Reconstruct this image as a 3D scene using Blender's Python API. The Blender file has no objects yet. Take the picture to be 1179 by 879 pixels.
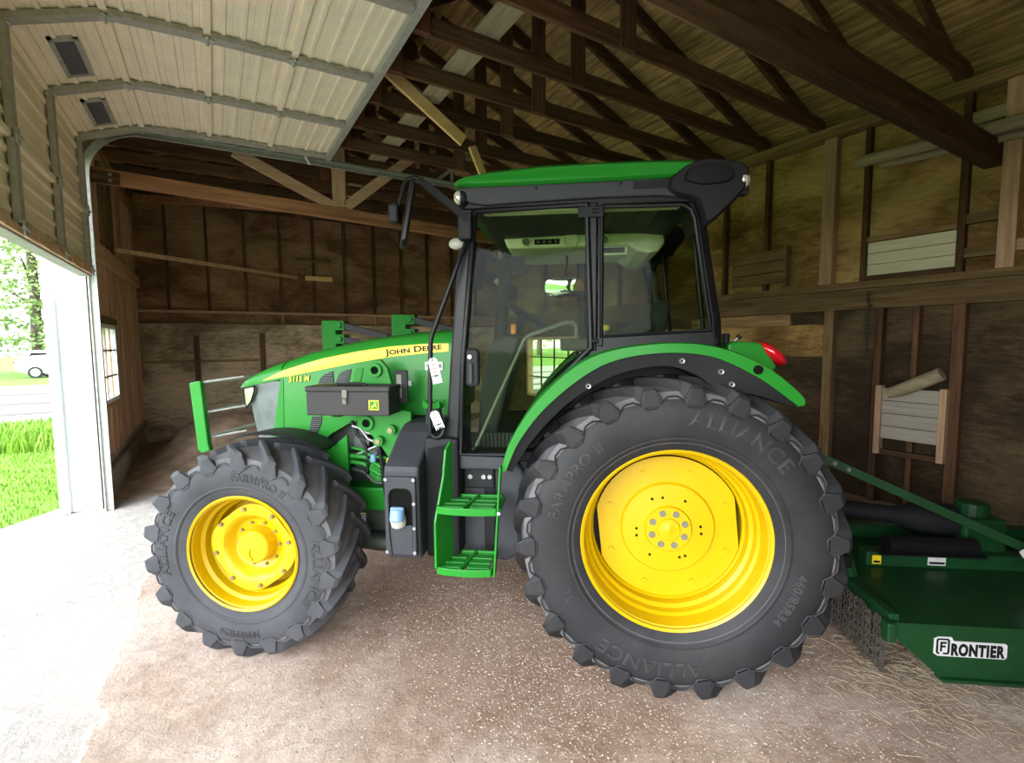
import bpy, bmesh, math, random
from mathutils import Vector, Matrix
random.seed(7)
R = math.radians
S = bpy.context.scene
COL = S.collection

# ------------------------------------------------------------ camera, sky, light
IMG_W, IMG_H, FPX = 1179, 879, 560.0
CAM = Vector((0.0, 0.0, 1.745))
yaw, pitch, roll = R(31.35), R(4.576), R(-0.426)
fw = Vector((math.sin(yaw) * math.cos(pitch), math.cos(yaw) * math.cos(pitch), -math.sin(pitch)))
rt = Vector((math.cos(yaw), -math.sin(yaw), 0))
up = rt.cross(fw)
cr, sr = math.cos(roll), math.sin(roll)
rt, up = cr * rt + sr * up, cr * up - sr * rt
cd = bpy.data.cameras.new('camera')
cam = bpy.data.objects.new('camera', cd)
COL.objects.link(cam)
cd.sensor_width = 36.0
cd.lens = FPX / IMG_W * 36.0
cd.clip_start = 0.05
cd.clip_end = 400
cam.matrix_world = Matrix(((rt.x, up.x, -fw.x, CAM.x), (rt.y, up.y, -fw.y, CAM.y), (rt.z, up.z, -fw.z, CAM.z), (0, 0, 0, 1)))
S.camera = cam
S.view_settings.view_transform = 'Standard'
S.view_settings.look = 'None'
S.view_settings.exposure = 1.05
S.view_settings.gamma = 1.0
S.view_settings.use_curve_mapping = False
S.cycles.max_bounces = 10
S.cycles.diffuse_bounces = 6
S.cycles.transparent_max_bounces = 16
S.cycles.use_denoising = True
S.cycles.caustics_reflective = False
S.cycles.caustics_refractive = False

W = bpy.data.worlds.new('overcast_sky')
S.world = W
W.use_nodes = True
wn = W.node_tree
wn.nodes.clear()
wo = wn.nodes.new('ShaderNodeOutputWorld')
bg = wn.nodes.new('ShaderNodeBackground')
tc = wn.nodes.new('ShaderNodeTexCoord')
sep = wn.nodes.new('ShaderNodeSeparateXYZ')
rp = wn.nodes.new('ShaderNodeValToRGB')
rp.color_ramp.elements[0].position = 0.0
rp.color_ramp.elements[0].color = (1.0, 1.0, 1.0, 1)
rp.color_ramp.elements[1].position = 0.7
rp.color_ramp.elements[1].color = (0.72, 0.86, 1.0, 1)
wn.links.new(tc.outputs['Generated'], sep.inputs[0])
wn.links.new(sep.outputs['Z'], rp.inputs[0])
wn.links.new(rp.outputs[0], bg.inputs[0])
SKY, GLOW = 2.2, 7.4
# sky lobe added to light the tractor, low to the left behind the camera
dt = wn.nodes.new('ShaderNodeVectorMath'); dt.operation = 'DOT_PRODUCT'
dt.inputs[1].default_value = Vector((-0.80, -0.50, 0.33)).normalized()
nm = wn.nodes.new('ShaderNodeVectorMath'); nm.operation = 'NORMALIZE'
wn.links.new(tc.outputs['Generated'], nm.inputs[0]); wn.links.new(nm.outputs[0], dt.inputs[0])
mxm = wn.nodes.new('ShaderNodeMath'); mxm.operation = 'MAXIMUM'; mxm.inputs[1].default_value = 0.0
wn.links.new(dt.outputs['Value'], mxm.inputs[0])
pw = wn.nodes.new('ShaderNodeMath'); pw.operation = 'POWER'; pw.inputs[1].default_value = 5.0
wn.links.new(mxm.outputs[0], pw.inputs[0])
ma = wn.nodes.new('ShaderNodeMath'); ma.operation = 'MULTIPLY_ADD'; ma.inputs[1].default_value = GLOW; ma.inputs[2].default_value = SKY
wn.links.new(pw.outputs[0], ma.inputs[0])
wn.links.new(ma.outputs[0], bg.inputs[1])
wn.links.new(bg.outputs[0], wo.inputs[0])

def portal(name, loc, rot, sx, sy):
    d = bpy.data.lights.new(name, 'AREA')
    d.shape = 'RECTANGLE'; d.size = sx; d.size_y = sy
    d.cycles.is_portal = True
    o = bpy.data.objects.new(name, d)
    o.location = loc; o.rotation_euler = rot
    COL.objects.link(o)
portal('door_portal', (-1.5, 4.2, 1.25), (0, R(-90), 0), 2.6, 4.6)
portal('added_bay_portal', (-1.5, 0.4, 1.6), (0, R(-90), 0), 3.4, 2.9)  # for the opening added in the near left wall
portal('front_portal', (-0.1, -1.1, 2.1), (R(90), 0, 0), 2.6, 4.2)

# ------------------------------------------------------------ helpers
class MB:
    def __init__(s): s.bm = bmesh.new()
    def faces(s, vs, fs):
        b = [s.bm.verts.new(v) for v in vs]
        for f in fs:
            try: s.bm.faces.new([b[i] for i in f])
            except ValueError: pass
        return b
    def box(s, x0, x1, y0, y1, z0, z1, M=None):
        vs = [Vector((x, y, z)) for x in (x0, x1) for y in (y0, y1) for z in (z0, z1)]
        if M: vs = [M @ v for v in vs]
        s.faces(vs, [(0, 1, 3, 2), (4, 6, 7, 5), (0, 4, 5, 1), (2, 3, 7, 6), (0, 2, 6, 4), (1, 5, 7, 3)])
        return s
    def beam(s, p0, p1, w, h, upv=(0, 0, 1)):
        p0, p1 = Vector(p0), Vector(p1)
        d = (p1 - p0).normalized()
        u = Vector(upv)
        a = d.cross(u)
        if a.length < 1e-4: a = d.cross(Vector((1, 0, 0)))
        a.normalize(); u = a.cross(d)
        vs = [p + a * (i * w / 2) + u * (j * h / 2) for p in (p0, p1) for i in (-1, 1) for j in (-1, 1)]
        s.faces(vs, [(0, 1, 3, 2), (4, 6, 7, 5), (0, 4, 5, 1), (2, 3, 7, 6), (0, 2, 6, 4), (1, 5, 7, 3)])
        return s
    def loft(s, secs, closed=True, caps=True):
        rings = [[s.bm.verts.new(v) for v in sec] for sec in secs]
        n = len(rings[0])
        for a, b in zip(rings, rings[1:]):
            for i in range(n if closed else n - 1):
                j = (i + 1) % n
                try: s.bm.faces.new((a[i], a[j], b[j], b[i]))
                except ValueError: pass
        if caps and closed:
            for rr in (rings[0], rings[-1]):
                try: s.bm.faces.new(rr)
                except ValueError: pass
        return s
    def tube(s, path, r, n=10, rs=None):
        P = [Vector(p) for p in path]
        secs = []
        prev = None
        for i, p in enumerate(P):
            t = (P[min(i + 1, len(P) - 1)] - P[max(i - 1, 0)]).normalized()
            if prev is None:
                a = t.cross(Vector((0, 0, 1)))
                if a.length < 1e-3: a = t.cross(Vector((0, 1, 0)))
            else:
                a = prev - t * prev.dot(t)
            a.normalize(); prev = a
            b = t.cross(a)
            rr = rs[i] if rs else r
            secs.append([p + (a * math.cos(k * 2 * math.pi / n) + b * math.sin(k * 2 * math.pi / n)) * rr for k in range(n)])
        return s.loft(secs)
    def cyl(s, p0, p1, r0, r1=None, n=20):
        return s.tube([p0, p1], r0, n, [r0, r0 if r1 is None else r1])
    def prism(s, pts, axis, a, b):
        def mk(p, t):
            return Vector((p[0], t, p[1])) if axis == 'y' else Vector((t, p[0], p[1])) if axis == 'x' else Vector((p[0], p[1], t))
        return s.loft([[mk(p, a) for p in pts], [mk(p, b) for p in pts]])
    def lathe(s, prof, c, n=64, closed=False, ang=None):
        # profile of (y offset, radius) turned about the y axis through c
        rings = []
        m = n if ang is None else n + 1
        for k in range(m):
            t = (2 * math.pi * k / n) if ang is None else ang[0] + (ang[1] - ang[0]) * k / n
            rings.append([s.bm.verts.new((c[0] + r * math.cos(t), c[1] + y, c[2] + r * math.sin(t))) for y, r in prof])
        L = len(prof)
        for k in range(n):
            A, Bq = rings[k], rings[(k + 1) % m]
            for i in range(L if closed else L - 1):
                j = (i + 1) % L
                try: s.bm.faces.new((A[i], A[j], Bq[j], Bq[i]))
                except ValueError: pass
        return s
    def ball(s, c, r, nu=16, nv=10):
        c = Vector(c); rx, ry, rz = (r, r, r) if isinstance(r, (int, float)) else r
        secs = []
        for i in range(nv + 1):
            ph = -math.pi / 2 + math.pi * i / nv
            q = max(math.cos(ph), 0.02)
            secs.append([c + Vector((rx * q * math.cos(2 * math.pi * k / nu), ry * q * math.sin(2 * math.pi * k / nu), rz * math.sin(ph))) for k in range(nu)])
        return s.loft(secs)
    def xf(s, M):
        bmesh.ops.transform(s.bm, matrix=M, verts=s.bm.verts); return s
    def build(s, name, m, parent=None, smooth=None, bevel=0.0, seg=2, kind=None, weld=False, label=None):
        if weld: bmesh.ops.remove_doubles(s.bm, verts=s.bm.verts, dist=1e-4)
        bmesh.ops.recalc_face_normals(s.bm, faces=s.bm.faces)
        me = bpy.data.meshes.new(name)
        s.bm.to_mesh(me); s.bm.free()
        for mm in (m if isinstance(m, (list, tuple)) else [m]): me.materials.append(mm)
        o = bpy.data.objects.new(name, me)
        COL.objects.link(o)
        if parent: o.parent = parent
        if smooth:
            me.polygons.foreach_set('use_smooth', [True] * len(me.polygons))
            me.set_sharp_from_angle(angle=R(smooth))
        if bevel:
            md = o.modifiers.new('bevel', 'BEVEL')
            md.width = bevel; md.segments = seg; md.limit_method = 'ANGLE'; md.angle_limit = R(40)
        if kind: o['kind'] = kind
        if label: o['label'] = label
        return o

def thing(name, label, cat, group=None, loc=(0, 0, 0), rz=0):
    o = bpy.data.objects.new(name, None)
    o.empty_display_size = 0.1
    COL.objects.link(o)
    o.location = loc; o.rotation_euler = (0, 0, rz)
    return tag(o, label, cat, group)
def tag(o, label, cat, group=None, kind=None):
    o['label'] = label; o['category'] = cat
    if group: o['group'] = group
    if kind: o['kind'] = kind
    return o
def copy_tree(o, parent=None):
    c = o.copy(); COL.objects.link(c)
    if parent: c.parent = parent
    for ch in list(o.children): copy_tree(ch, c)
    return c

def text_geo(body, size=1.0, bold=0.0, small_caps=False, shear=0.0, spacing=1.0, align='LEFT', sx=1.0):
    cu = bpy.data.curves.new('t', 'FONT')
    cu.body = body; cu.size = size; cu.offset = bold; cu.shear = shear; cu.space_character = spacing
    cu.align_x = align; cu.resolution_u = 4
    if small_caps:
        cu.small_caps_scale = 0.8
        for f in cu.body_format: f.use_small_caps = True
    o = bpy.data.objects.new('t', cu)
    COL.objects.link(o)
    dg = bpy.context.evaluated_depsgraph_get()
    me = bpy.data.meshes.new_from_object(o.evaluated_get(dg))
    vs = [(v.co.x * sx, v.co.y) for v in me.vertices]
    fs = [tuple(p.vertices) for p in me.polygons]
    bpy.data.objects.remove(o); bpy.data.curves.remove(cu); bpy.data.meshes.remove(me)
    return vs, fs
def put_text(mb, geo, fn, depth):
    # fn(x, y, d) -> point; front face at d=depth, sides down to 0
    vs, fs = geo
    edges = {}
    for f in fs:
        for i in range(len(f)):
            e = (f[i], f[(i + 1) % len(f)])
            edges[e] = 1
    n = len(vs)
    P = [fn(x, y, depth) for x, y in vs] + [fn(x, y, 0) for x, y in vs]
    F = list(fs)
    for (a, b) in edges:
        if (b, a) not in edges: F.append((b, a, a + n, b + n))
    mb.faces(P, F)

# ------------------------------------------------------------ materials
def newmat(name):
    m = bpy.data.materials.new(name); m.use_nodes = True
    nt = m.node_tree
    return m, nt, nt.nodes['Principled BSDF']
def N(nt, t, **kw):
    n = nt.nodes.new(t)
    for k, v in kw.items(): setattr(n, k, v)
    return n
def ramp(nt, stops):
    r = N(nt, 'ShaderNodeValToRGB')
    e = r.color_ramp.elements
    while len(e) < len(stops): e.new(0.5)
    for q, (p, c) in zip(e, stops):
        q.position = p; q.color = (*c, 1) if len(c) == 3 else c
    return r
def noise(nt, scale, detail=4, vec=None, rough=0.55, dist=0.0):
    n = N(nt, 'ShaderNodeTexNoise')
    n.inputs['Scale'].default_value = scale; n.inputs['Detail'].default_value = detail
    n.inputs['Roughness'].default_value = rough; n.inputs['Distortion'].default_value = dist
    if vec is not None: nt.links.new(vec, n.inputs['Vector'])
    return n
def mixc(nt, fac, a, b, mode='MIX'):
    m = N(nt, 'ShaderNodeMix'); m.data_type = 'RGBA'; m.blend_type = mode
    for val, idx in ((fac, 0), (a, 6), (b, 7)):
        if hasattr(val, 'is_linked'): nt.links.new(val, m.inputs[idx])
        elif idx == 0: m.inputs[0].default_value = val
        else: m.inputs[idx].default_value = (*val, 1)
    return m.outputs[2]
def bump(nt, bs, h, strength=0.3, dist=0.01):
    b = N(nt, 'ShaderNodeBump'); b.inputs['Strength'].default_value = strength; b.inputs['Distance'].default_value = dist
    nt.links.new(h, b.inputs['Height']); nt.links.new(b.outputs[0], bs.inputs['Normal'])
def plain(name, c, rough=0.5, metal=0.0, var=0.12, scale=6.0, bmp=0.0, bscale=80.0, spec=0.5, coat=0.0, dust=None):
    m, nt, bs = newmat(name)
    g = N(nt, 'ShaderNodeTexCoord')
    n = noise(nt, scale, 5, g.outputs['Object'])
    r = ramp(nt, [(0.3, tuple(x * (1 - var) for x in c)), (0.7, tuple(min(1, x * (1 + var)) for x in c))])
    nt.links.new(n.outputs[0], r.inputs[0])
    col = r.outputs[0]
    if dust:
        n2 = noise(nt, 3.0, 6, g.outputs['Object'], 0.7)
        r2 = ramp(nt, [(0.45, (0, 0, 0)), (0.75, (dust[1],) * 3)])
        nt.links.new(n2.outputs[0], r2.inputs[0])
        col = mixc(nt, r2.outputs[0], col, dust[0])
    nt.links.new(col, bs.inputs['Base Color'])
    bs.inputs['Roughness'].default_value = rough; bs.inputs['Metallic'].default_value = metal
    bs.inputs['Specular IOR Level'].default_value = spec
    if coat:
        bs.inputs['Coat Weight'].default_value = coat; bs.inputs['Coat Roughness'].default_value = 0.08
    if bmp:
        n3 = noise(nt, bscale, 3, g.outputs['Object']); bump(nt, bs, n3.outputs[0], bmp, 0.004)
    return m
def wood(name, dark, light, axis, rough=0.8, stain=None, scale=1.0, seed=0.0, rand=0.35):
    m, nt, bs = newmat(name)
    g = N(nt, 'ShaderNodeTexCoord'); mp = N(nt, 'ShaderNodeMapping')
    nt.links.new(g.outputs['Object'], mp.inputs[0])
    sc = [14.0 * scale] * 3; sc['xyz'.index(axis)] = 0.8 * scale
    mp.inputs['Scale'].default_value = sc; mp.inputs['Location'].default_value = (seed, seed * 1.7, seed * 0.6)
    n = noise(nt, 2.0, 7, mp.outputs[0], 0.65, 0.4)
    r = ramp(nt, [(0.3, dark), (0.52, tuple((a + b) / 2 for a, b in zip(dark, light))), (0.72, light)])
    nt.links.new(n.outputs[0], r.inputs[0])
    col = r.outputs[0]
    if stain:
        n2 = noise(nt, 1.6, 6, g.outputs['Object'], 0.65, 0.6)
        r2 = ramp(nt, [(0.4, (0, 0, 0)), (0.68, (stain[1],) * 3)])
        nt.links.new(n2.outputs[0], r2.inputs[0])
        col = mixc(nt, r2.outputs[0], col, stain[0])
    oi = N(nt, 'ShaderNodeObjectInfo')
    mr = N(nt, 'ShaderNodeMapRange'); mr.inputs[3].default_value = 1 - rand; mr.inputs[4].default_value = 1 + rand
    nt.links.new(oi.outputs['Random'], mr.inputs[0])
    hs = N(nt, 'ShaderNodeHueSaturation')
    nt.links.new(mr.outputs[0], hs.inputs['Value']); nt.links.new(col, hs.inputs['Color'])
    nt.links.new(hs.outputs[0], bs.inputs['Base Color'])
    bs.inputs['Roughness'].default_value = rough
    bs.inputs['Specular IOR Level'].default_value = 0.25
    bump(nt, bs, n.outputs[0], 0.5, 0.004)
    return m

M = {}
for ax in 'xyz':
    M['beam_' + ax] = wood('old_beam_' + ax, (0.055, 0.027, 0.013), (0.20, 0.108, 0.053), ax)
    M['tan_' + ax] = wood('tan_lumber_' + ax, (0.42, 0.255, 0.15), (0.72, 0.49, 0.32), ax, rand=0.2)
    M['old_' + ax] = wood('old_lumber_' + ax, (0.12, 0.072, 0.032), (0.36, 0.24, 0.115), ax)
    M['bright_' + ax] = wood('new_lumber_' + ax, (0.88, 0.55, 0.20), (0.96, 0.70, 0.34), ax, rand=0.1)
M['rust_x'] = wood('reddish_timber_x', (0.22, 0.10, 0.048), (0.52, 0.26, 0.13), 'x', rand=0.1)
M['red_z'] = wood('reddish_timber_z', (0.12, 0.045, 0.022), (0.24, 0.10, 0.05), 'z', rand=0.1)
M['pale_y'] = wood('pale_board_y', (0.30, 0.24, 0.14), (0.52, 0.44, 0.29), 'y', rand=0.1)
M['roof_y'] = wood('roof_boards', (0.15, 0.09, 0.030), (0.76, 0.54, 0.22), 'y', scale=0.8, stain=((0.10, 0.06, 0.025), 0.6))
M['whiteboard_y'] = wood('weathered_white_boards', (0.72, 0.69, 0.46), (0.90, 0.86, 0.62), 'y', rand=0.05)
M['greyboard_y'] = wood('weathered_grey_boards', (0.34, 0.31, 0.25), (0.52, 0.48, 0.40), 'y', rand=0.05)

def panel(name, cols, axis_scale, seed):
    # stained plywood: broad soft water marks, a few hard tide lines, fine grain
    m, nt, bs = newmat(name)
    g = N(nt, 'ShaderNodeTexCoord'); mp = N(nt, 'ShaderNodeMapping')
    nt.links.new(g.outputs['Object'], mp.inputs[0]); mp.inputs['Location'].default_value = (seed, seed, seed)
    mp.inputs['Scale'].default_value = axis_scale
    n1 = noise(nt, 0.9, 5, mp.outputs[0], 0.55, 0.6)
    mp2 = N(nt, 'ShaderNodeMapping'); nt.links.new(g.outputs['Object'], mp2.inputs[0]); mp2.inputs['Scale'].default_value = (2, 2, 9)
    n2 = noise(nt, 3.0, 7, mp2.outputs[0], 0.7, 0.3)
    n3 = noise(nt, 0.7, 3, mp2.outputs[0], 0.5, 1.2)
    ad = N(nt, 'ShaderNodeMath', operation='MULTIPLY_ADD'); ad.inputs[1].default_value = 0.45
    nt.links.new(n2.outputs[0], ad.inputs[0]); nt.links.new(n1.outputs[0], ad.inputs[2])
    r = ramp(nt, [(0.48, cols[0]), (0.66, cols[1]), (0.80, cols[2]), (0.98, cols[3])])
    nt.links.new(ad.outputs[0], r.inputs[0])
    tide = ramp(nt, [(0.50, (1, 1, 1)), (0.545, (0.75, 0.72, 0.68)), (0.55, (1.12, 1.1, 1.06)), (0.62, (1, 1, 1))])
    nt.links.new(n3.outputs[0], tide.inputs[0])
    col = mixc(nt, 1.0, r.outputs[0], tide.outputs[0], 'MULTIPLY')
    nt.links.new(col, bs.inputs['Base Color'])
    bs.inputs['Roughness'].default_value = 0.85; bs.inputs['Specular IOR Level'].default_value = 0.2
    bump(nt, bs, n2.outputs[0], 0.4, 0.006)
    return m
M['back_panel'] = panel('dark_stained_plywood', [(0.09, 0.043, 0.022), (0.23, 0.12, 0.065), (0.38, 0.222, 0.125), (0.52, 0.34, 0.20)], (1, 1, 1.8), 3.1)
M['back_lower'] = panel('stained_lower_plywood', [(0.10, 0.062, 0.04), (0.34, 0.25, 0.165), (0.70, 0.56, 0.39), (0.80, 0.68, 0.50)], (0.7, 1, 1.3), 8.3)
M['right_panel'] = panel('mottled_plywood', [(0.085, 0.042, 0.014), (0.24, 0.142, 0.050), (0.46, 0.30, 0.115), (0.62, 0.45, 0.19)], (1, 0.8, 1.5), 1.7)
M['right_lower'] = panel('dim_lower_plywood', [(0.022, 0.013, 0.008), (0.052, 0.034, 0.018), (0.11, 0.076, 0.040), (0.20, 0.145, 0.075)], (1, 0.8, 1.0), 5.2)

M['door_white'] = plain('cream_door_steel', (0.96, 0.84, 0.66), 0.45, var=0.05)
M['galv'] = plain('galvanised_steel', (0.50, 0.52, 0.48), 0.45, 0.4, 0.15, 20)
M['galv_dull'] = plain('dull_steel', (0.40, 0.38, 0.33), 0.6, 0.1, 0.15, 20)
M['trim_white'] = plain('white_sheet_metal', (0.80, 0.84, 0.88), 0.4, var=0.03)
M['frost'] = plain('cloudy_pane', (0.10, 0.10, 0.12), 0.35, var=0.2)
M['concrete'] = plain('curb_concrete', (0.30, 0.25, 0.20), 0.9, var=0.3, scale=3, bmp=0.4)
M['green'] = plain('farm_green_paint', (0.013, 0.175, 0.016), 0.38, var=0.05, coat=0.08, spec=0.22)
M['green_matte'] = plain('matt_green_paint', (0.010, 0.125, 0.014), 0.6, var=0.1, spec=0.12)
M['green_dk'] = plain('deck_green_paint', (0.005, 0.040, 0.010), 0.5, var=0.2, coat=0.08, spec=0.3)
M['yellow'] = plain('farm_yellow_paint', (0.52, 0.33, 0.0), 0.38, var=0.04, coat=0.15, spec=0.35)
M['stripe'] = plain('yellow_decal', (0.72, 0.54, 0.01), 0.4, var=0.02)
M['black'] = plain('black_plastic', (0.010, 0.010, 0.011), 0.55, var=0.2, spec=0.22)
M['trimblk'] = plain('satin_black_trim', (0.006, 0.006, 0.007), 0.4, var=0.2, spec=0.25)
M['dkgrey'] = plain('dark_grey_plastic', (0.030, 0.031, 0.036), 0.55, spec=0.28, var=0.12, bmp=0.2, bscale=300)
M['boxgrey'] = plain('textured_black_steel', (0.026, 0.023, 0.022), 0.55, spec=0.3, var=0.15, bmp=0.3, bscale=400)
M['rubber'] = plain('tyre_rubber', (0.0155, 0.015, 0.0165), 0.6, var=0.25, scale=5, dust=((0.055, 0.05, 0.048), 0.35), spec=0.3, bmp=0.15, bscale=60)
M['rubber_front'] = plain('lit_dusty_front_rubber', (0.040, 0.040, 0.044), 0.7, var=0.25, scale=5, dust=((0.085, 0.083, 0.085), 0.4), spec=0.3, bmp=0.15, bscale=60)  # lighter rubber: strong side light put into the colour, plus dust patches
M['letter_rubber'] = plain('raised_letter_rubber', (0.030, 0.029, 0.030), 0.6, var=0.2, spec=0.3)
M['grille'] = plain('grey_grille_mesh', (0.095, 0.11, 0.105), 0.5, var=0.25, scale=9)
M['tread_grey'] = plain('grey_tread_rubber', (0.105, 0.10, 0.102), 0.75, var=0.35, scale=7, spec=0.2, bmp=0.15, bscale=60)  # lighter grey rubber for the tread band between the lugs
M['cream'] = plain('cream_headliner', (0.78, 0.78, 0.58), 0.8, var=0.05)
M['creamdk'] = plain('grey_vent_plastic', (0.13, 0.14, 0.11), 0.7)
M['engine'] = plain('grimy_engine_metal', (0.045, 0.055, 0.045), 0.5, 0.3, 0.5, 12)
M['steel'] = plain('bright_steel', (0.30, 0.30, 0.29), 0.4, 0.6, 0.1)
M['chrome'] = plain('zinc_bolt', (0.22, 0.17, 0.09), 0.45, 0.5, 0.1)
M['white'] = plain('white_label', (0.55, 0.55, 0.53), 0.6, var=0.03)
M['ink'] = plain('black_ink', (0.008, 0.008, 0.008), 0.6, var=0.05, spec=0.15)
M['redink'] = plain('pink_ink', (0.55, 0.18, 0.16), 0.6, var=0.1)
M['blue'] = plain('blue_cap_plastic', (0.16, 0.27, 0.46), 0.45, var=0.1)
M['orange'] = plain('orange_knob', (0.85, 0.28, 0.02), 0.4)
M['headrefl'] = plain('pale_reflector', (0.62, 0.62, 0.35), 0.3, 0.3)
M['boltgrey'] = plain('grey_bolt_recess', (0.16, 0.155, 0.12), 0.5, 0.2)
M['knob_yel'] = plain('yellow_knob', (0.85, 0.62, 0.05), 0.4)
M['seat'] = plain('black_seat_fabric', (0.020, 0.021, 0.022), 0.85, bmp=0.3, bscale=200)
M['red'] = plain('red_tail_lens', (0.55, 0.006, 0.015), 0.15, var=0.1, coat=0.8)
M['hole'] = plain('shadowed_bore', (0.006, 0.006, 0.005), 0.9, spec=0.05)
M['carwhite'] = plain('white_car_paint', (0.85, 0.85, 0.86), 0.25, var=0.01, coat=0.6)
M['bark'] = plain('tree_bark', (0.10, 0.075, 0.05), 0.9, var=0.3, bmp=0.6, bscale=20)
M['mirror'] = plain('mirror_glass', (0.85, 0.87, 0.88), 0.02, 1.0, 0.0)
M['log'] = wood('pale_log', (0.26, 0.21, 0.13), (0.50, 0.42, 0.28), 'y', rand=0.02)
M['chain'] = plain('rusty_chain', (0.10, 0.085, 0.07), 0.5, 0.6, 0.4, 40)
M['straw'] = plain('dry_straw', (0.30, 0.23, 0.14), 0.8, var=0.3, scale=30)
M['barmetal'] = plain('dull_grey_bar', (0.12, 0.12, 0.11), 0.5)
M['chip'] = plain('pale_kernel_chips', (0.45, 0.345, 0.265), 0.8, var=0.4, scale=90)
M['crumb'] = plain('brown_crumbs', (0.20, 0.12, 0.08), 0.9, var=0.4, scale=90)
def leafmat(name, a, b):
    m, nt, bs = newmat(name)
    g = N(nt, 'ShaderNodeTexCoord')
    n = noise(nt, 2.5, 4, g.outputs['Object'])
    r = ramp(nt, [(0.35, a), (0.65, b)])
    nt.links.new(n.outputs[0], r.inputs[0]); nt.links.new(r.outputs[0], bs.inputs['Base Color'])
    bs.inputs['Roughness'].default_value = 0.6
    return m
M['leaf'] = leafmat('light_leaves', (0.22, 0.34, 0.09), (0.38, 0.48, 0.20))
M['leaf2'] = leafmat('blue_green_needles', (0.13, 0.25, 0.14), (0.21, 0.34, 0.21))
M['grass'] = leafmat('grass_blades', (0.15, 0.32, 0.015), (0.25, 0.42, 0.04))
def glassmat(name, tint, refl=0.9, haze=0.0):
    m = bpy.data.materials.new(name); m.use_nodes = True
    nt = m.node_tree; nt.nodes.clear()
    o = N(nt, 'ShaderNodeOutputMaterial'); t = N(nt, 'ShaderNodeBsdfTransparent'); g = N(nt, 'ShaderNodeBsdfGlossy')
    t.inputs[0].default_value = (*tint, 1); g.inputs['Roughness'].default_value = 0.02
    g.inputs[0].default_value = (refl, refl, refl, 1)
    f = N(nt, 'ShaderNodeFresnel')
    gm = N(nt, 'ShaderNodeNewGeometry'); mr = N(nt, 'ShaderNodeMapRange')      # same reflectance from both faces of a thin pane
    mr.inputs[3].default_value = 1.5; mr.inputs[4].default_value = 1 / 1.5
    nt.links.new(gm.outputs['Backfacing'], mr.inputs[0]); nt.links.new(mr.outputs[0], f.inputs[0])
    mx = N(nt, 'ShaderNodeMixShader')
    nt.links.new(f.outputs[0], mx.inputs[0]); nt.links.new(t.outputs[0], mx.inputs[1]); nt.links.new(g.outputs[0], mx.inputs[2])
    if haze:
        d = N(nt, 'ShaderNodeBsdfTranslucent'); d.inputs[0].default_value = (0.9, 0.9, 0.9, 1)
        m2 = N(nt, 'ShaderNodeMixShader'); m2.inputs[0].default_value = haze
        nt.links.new(mx.outputs[0], m2.inputs[1]); nt.links.new(d.outputs[0], m2.inputs[2])
        mx = m2
    nt.links.new(mx.outputs[0], o.inputs[0])
    return m
M['glass'] = glassmat('green_cab_glass', (0.84, 0.90, 0.78), 0.05)
M['winglass'] = glassmat('dusty_window_glass', (0.95, 0.95, 0.95), haze=0.35)
M['chromelens'] = plain('bright_lamp_lens', (0.85, 0.84, 0.80), 0.12, 0.6, 0.1, coat=0.8)
M['lens'] = glassmat('clear_lamp_lens', (0.95, 0.95, 0.95))

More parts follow.
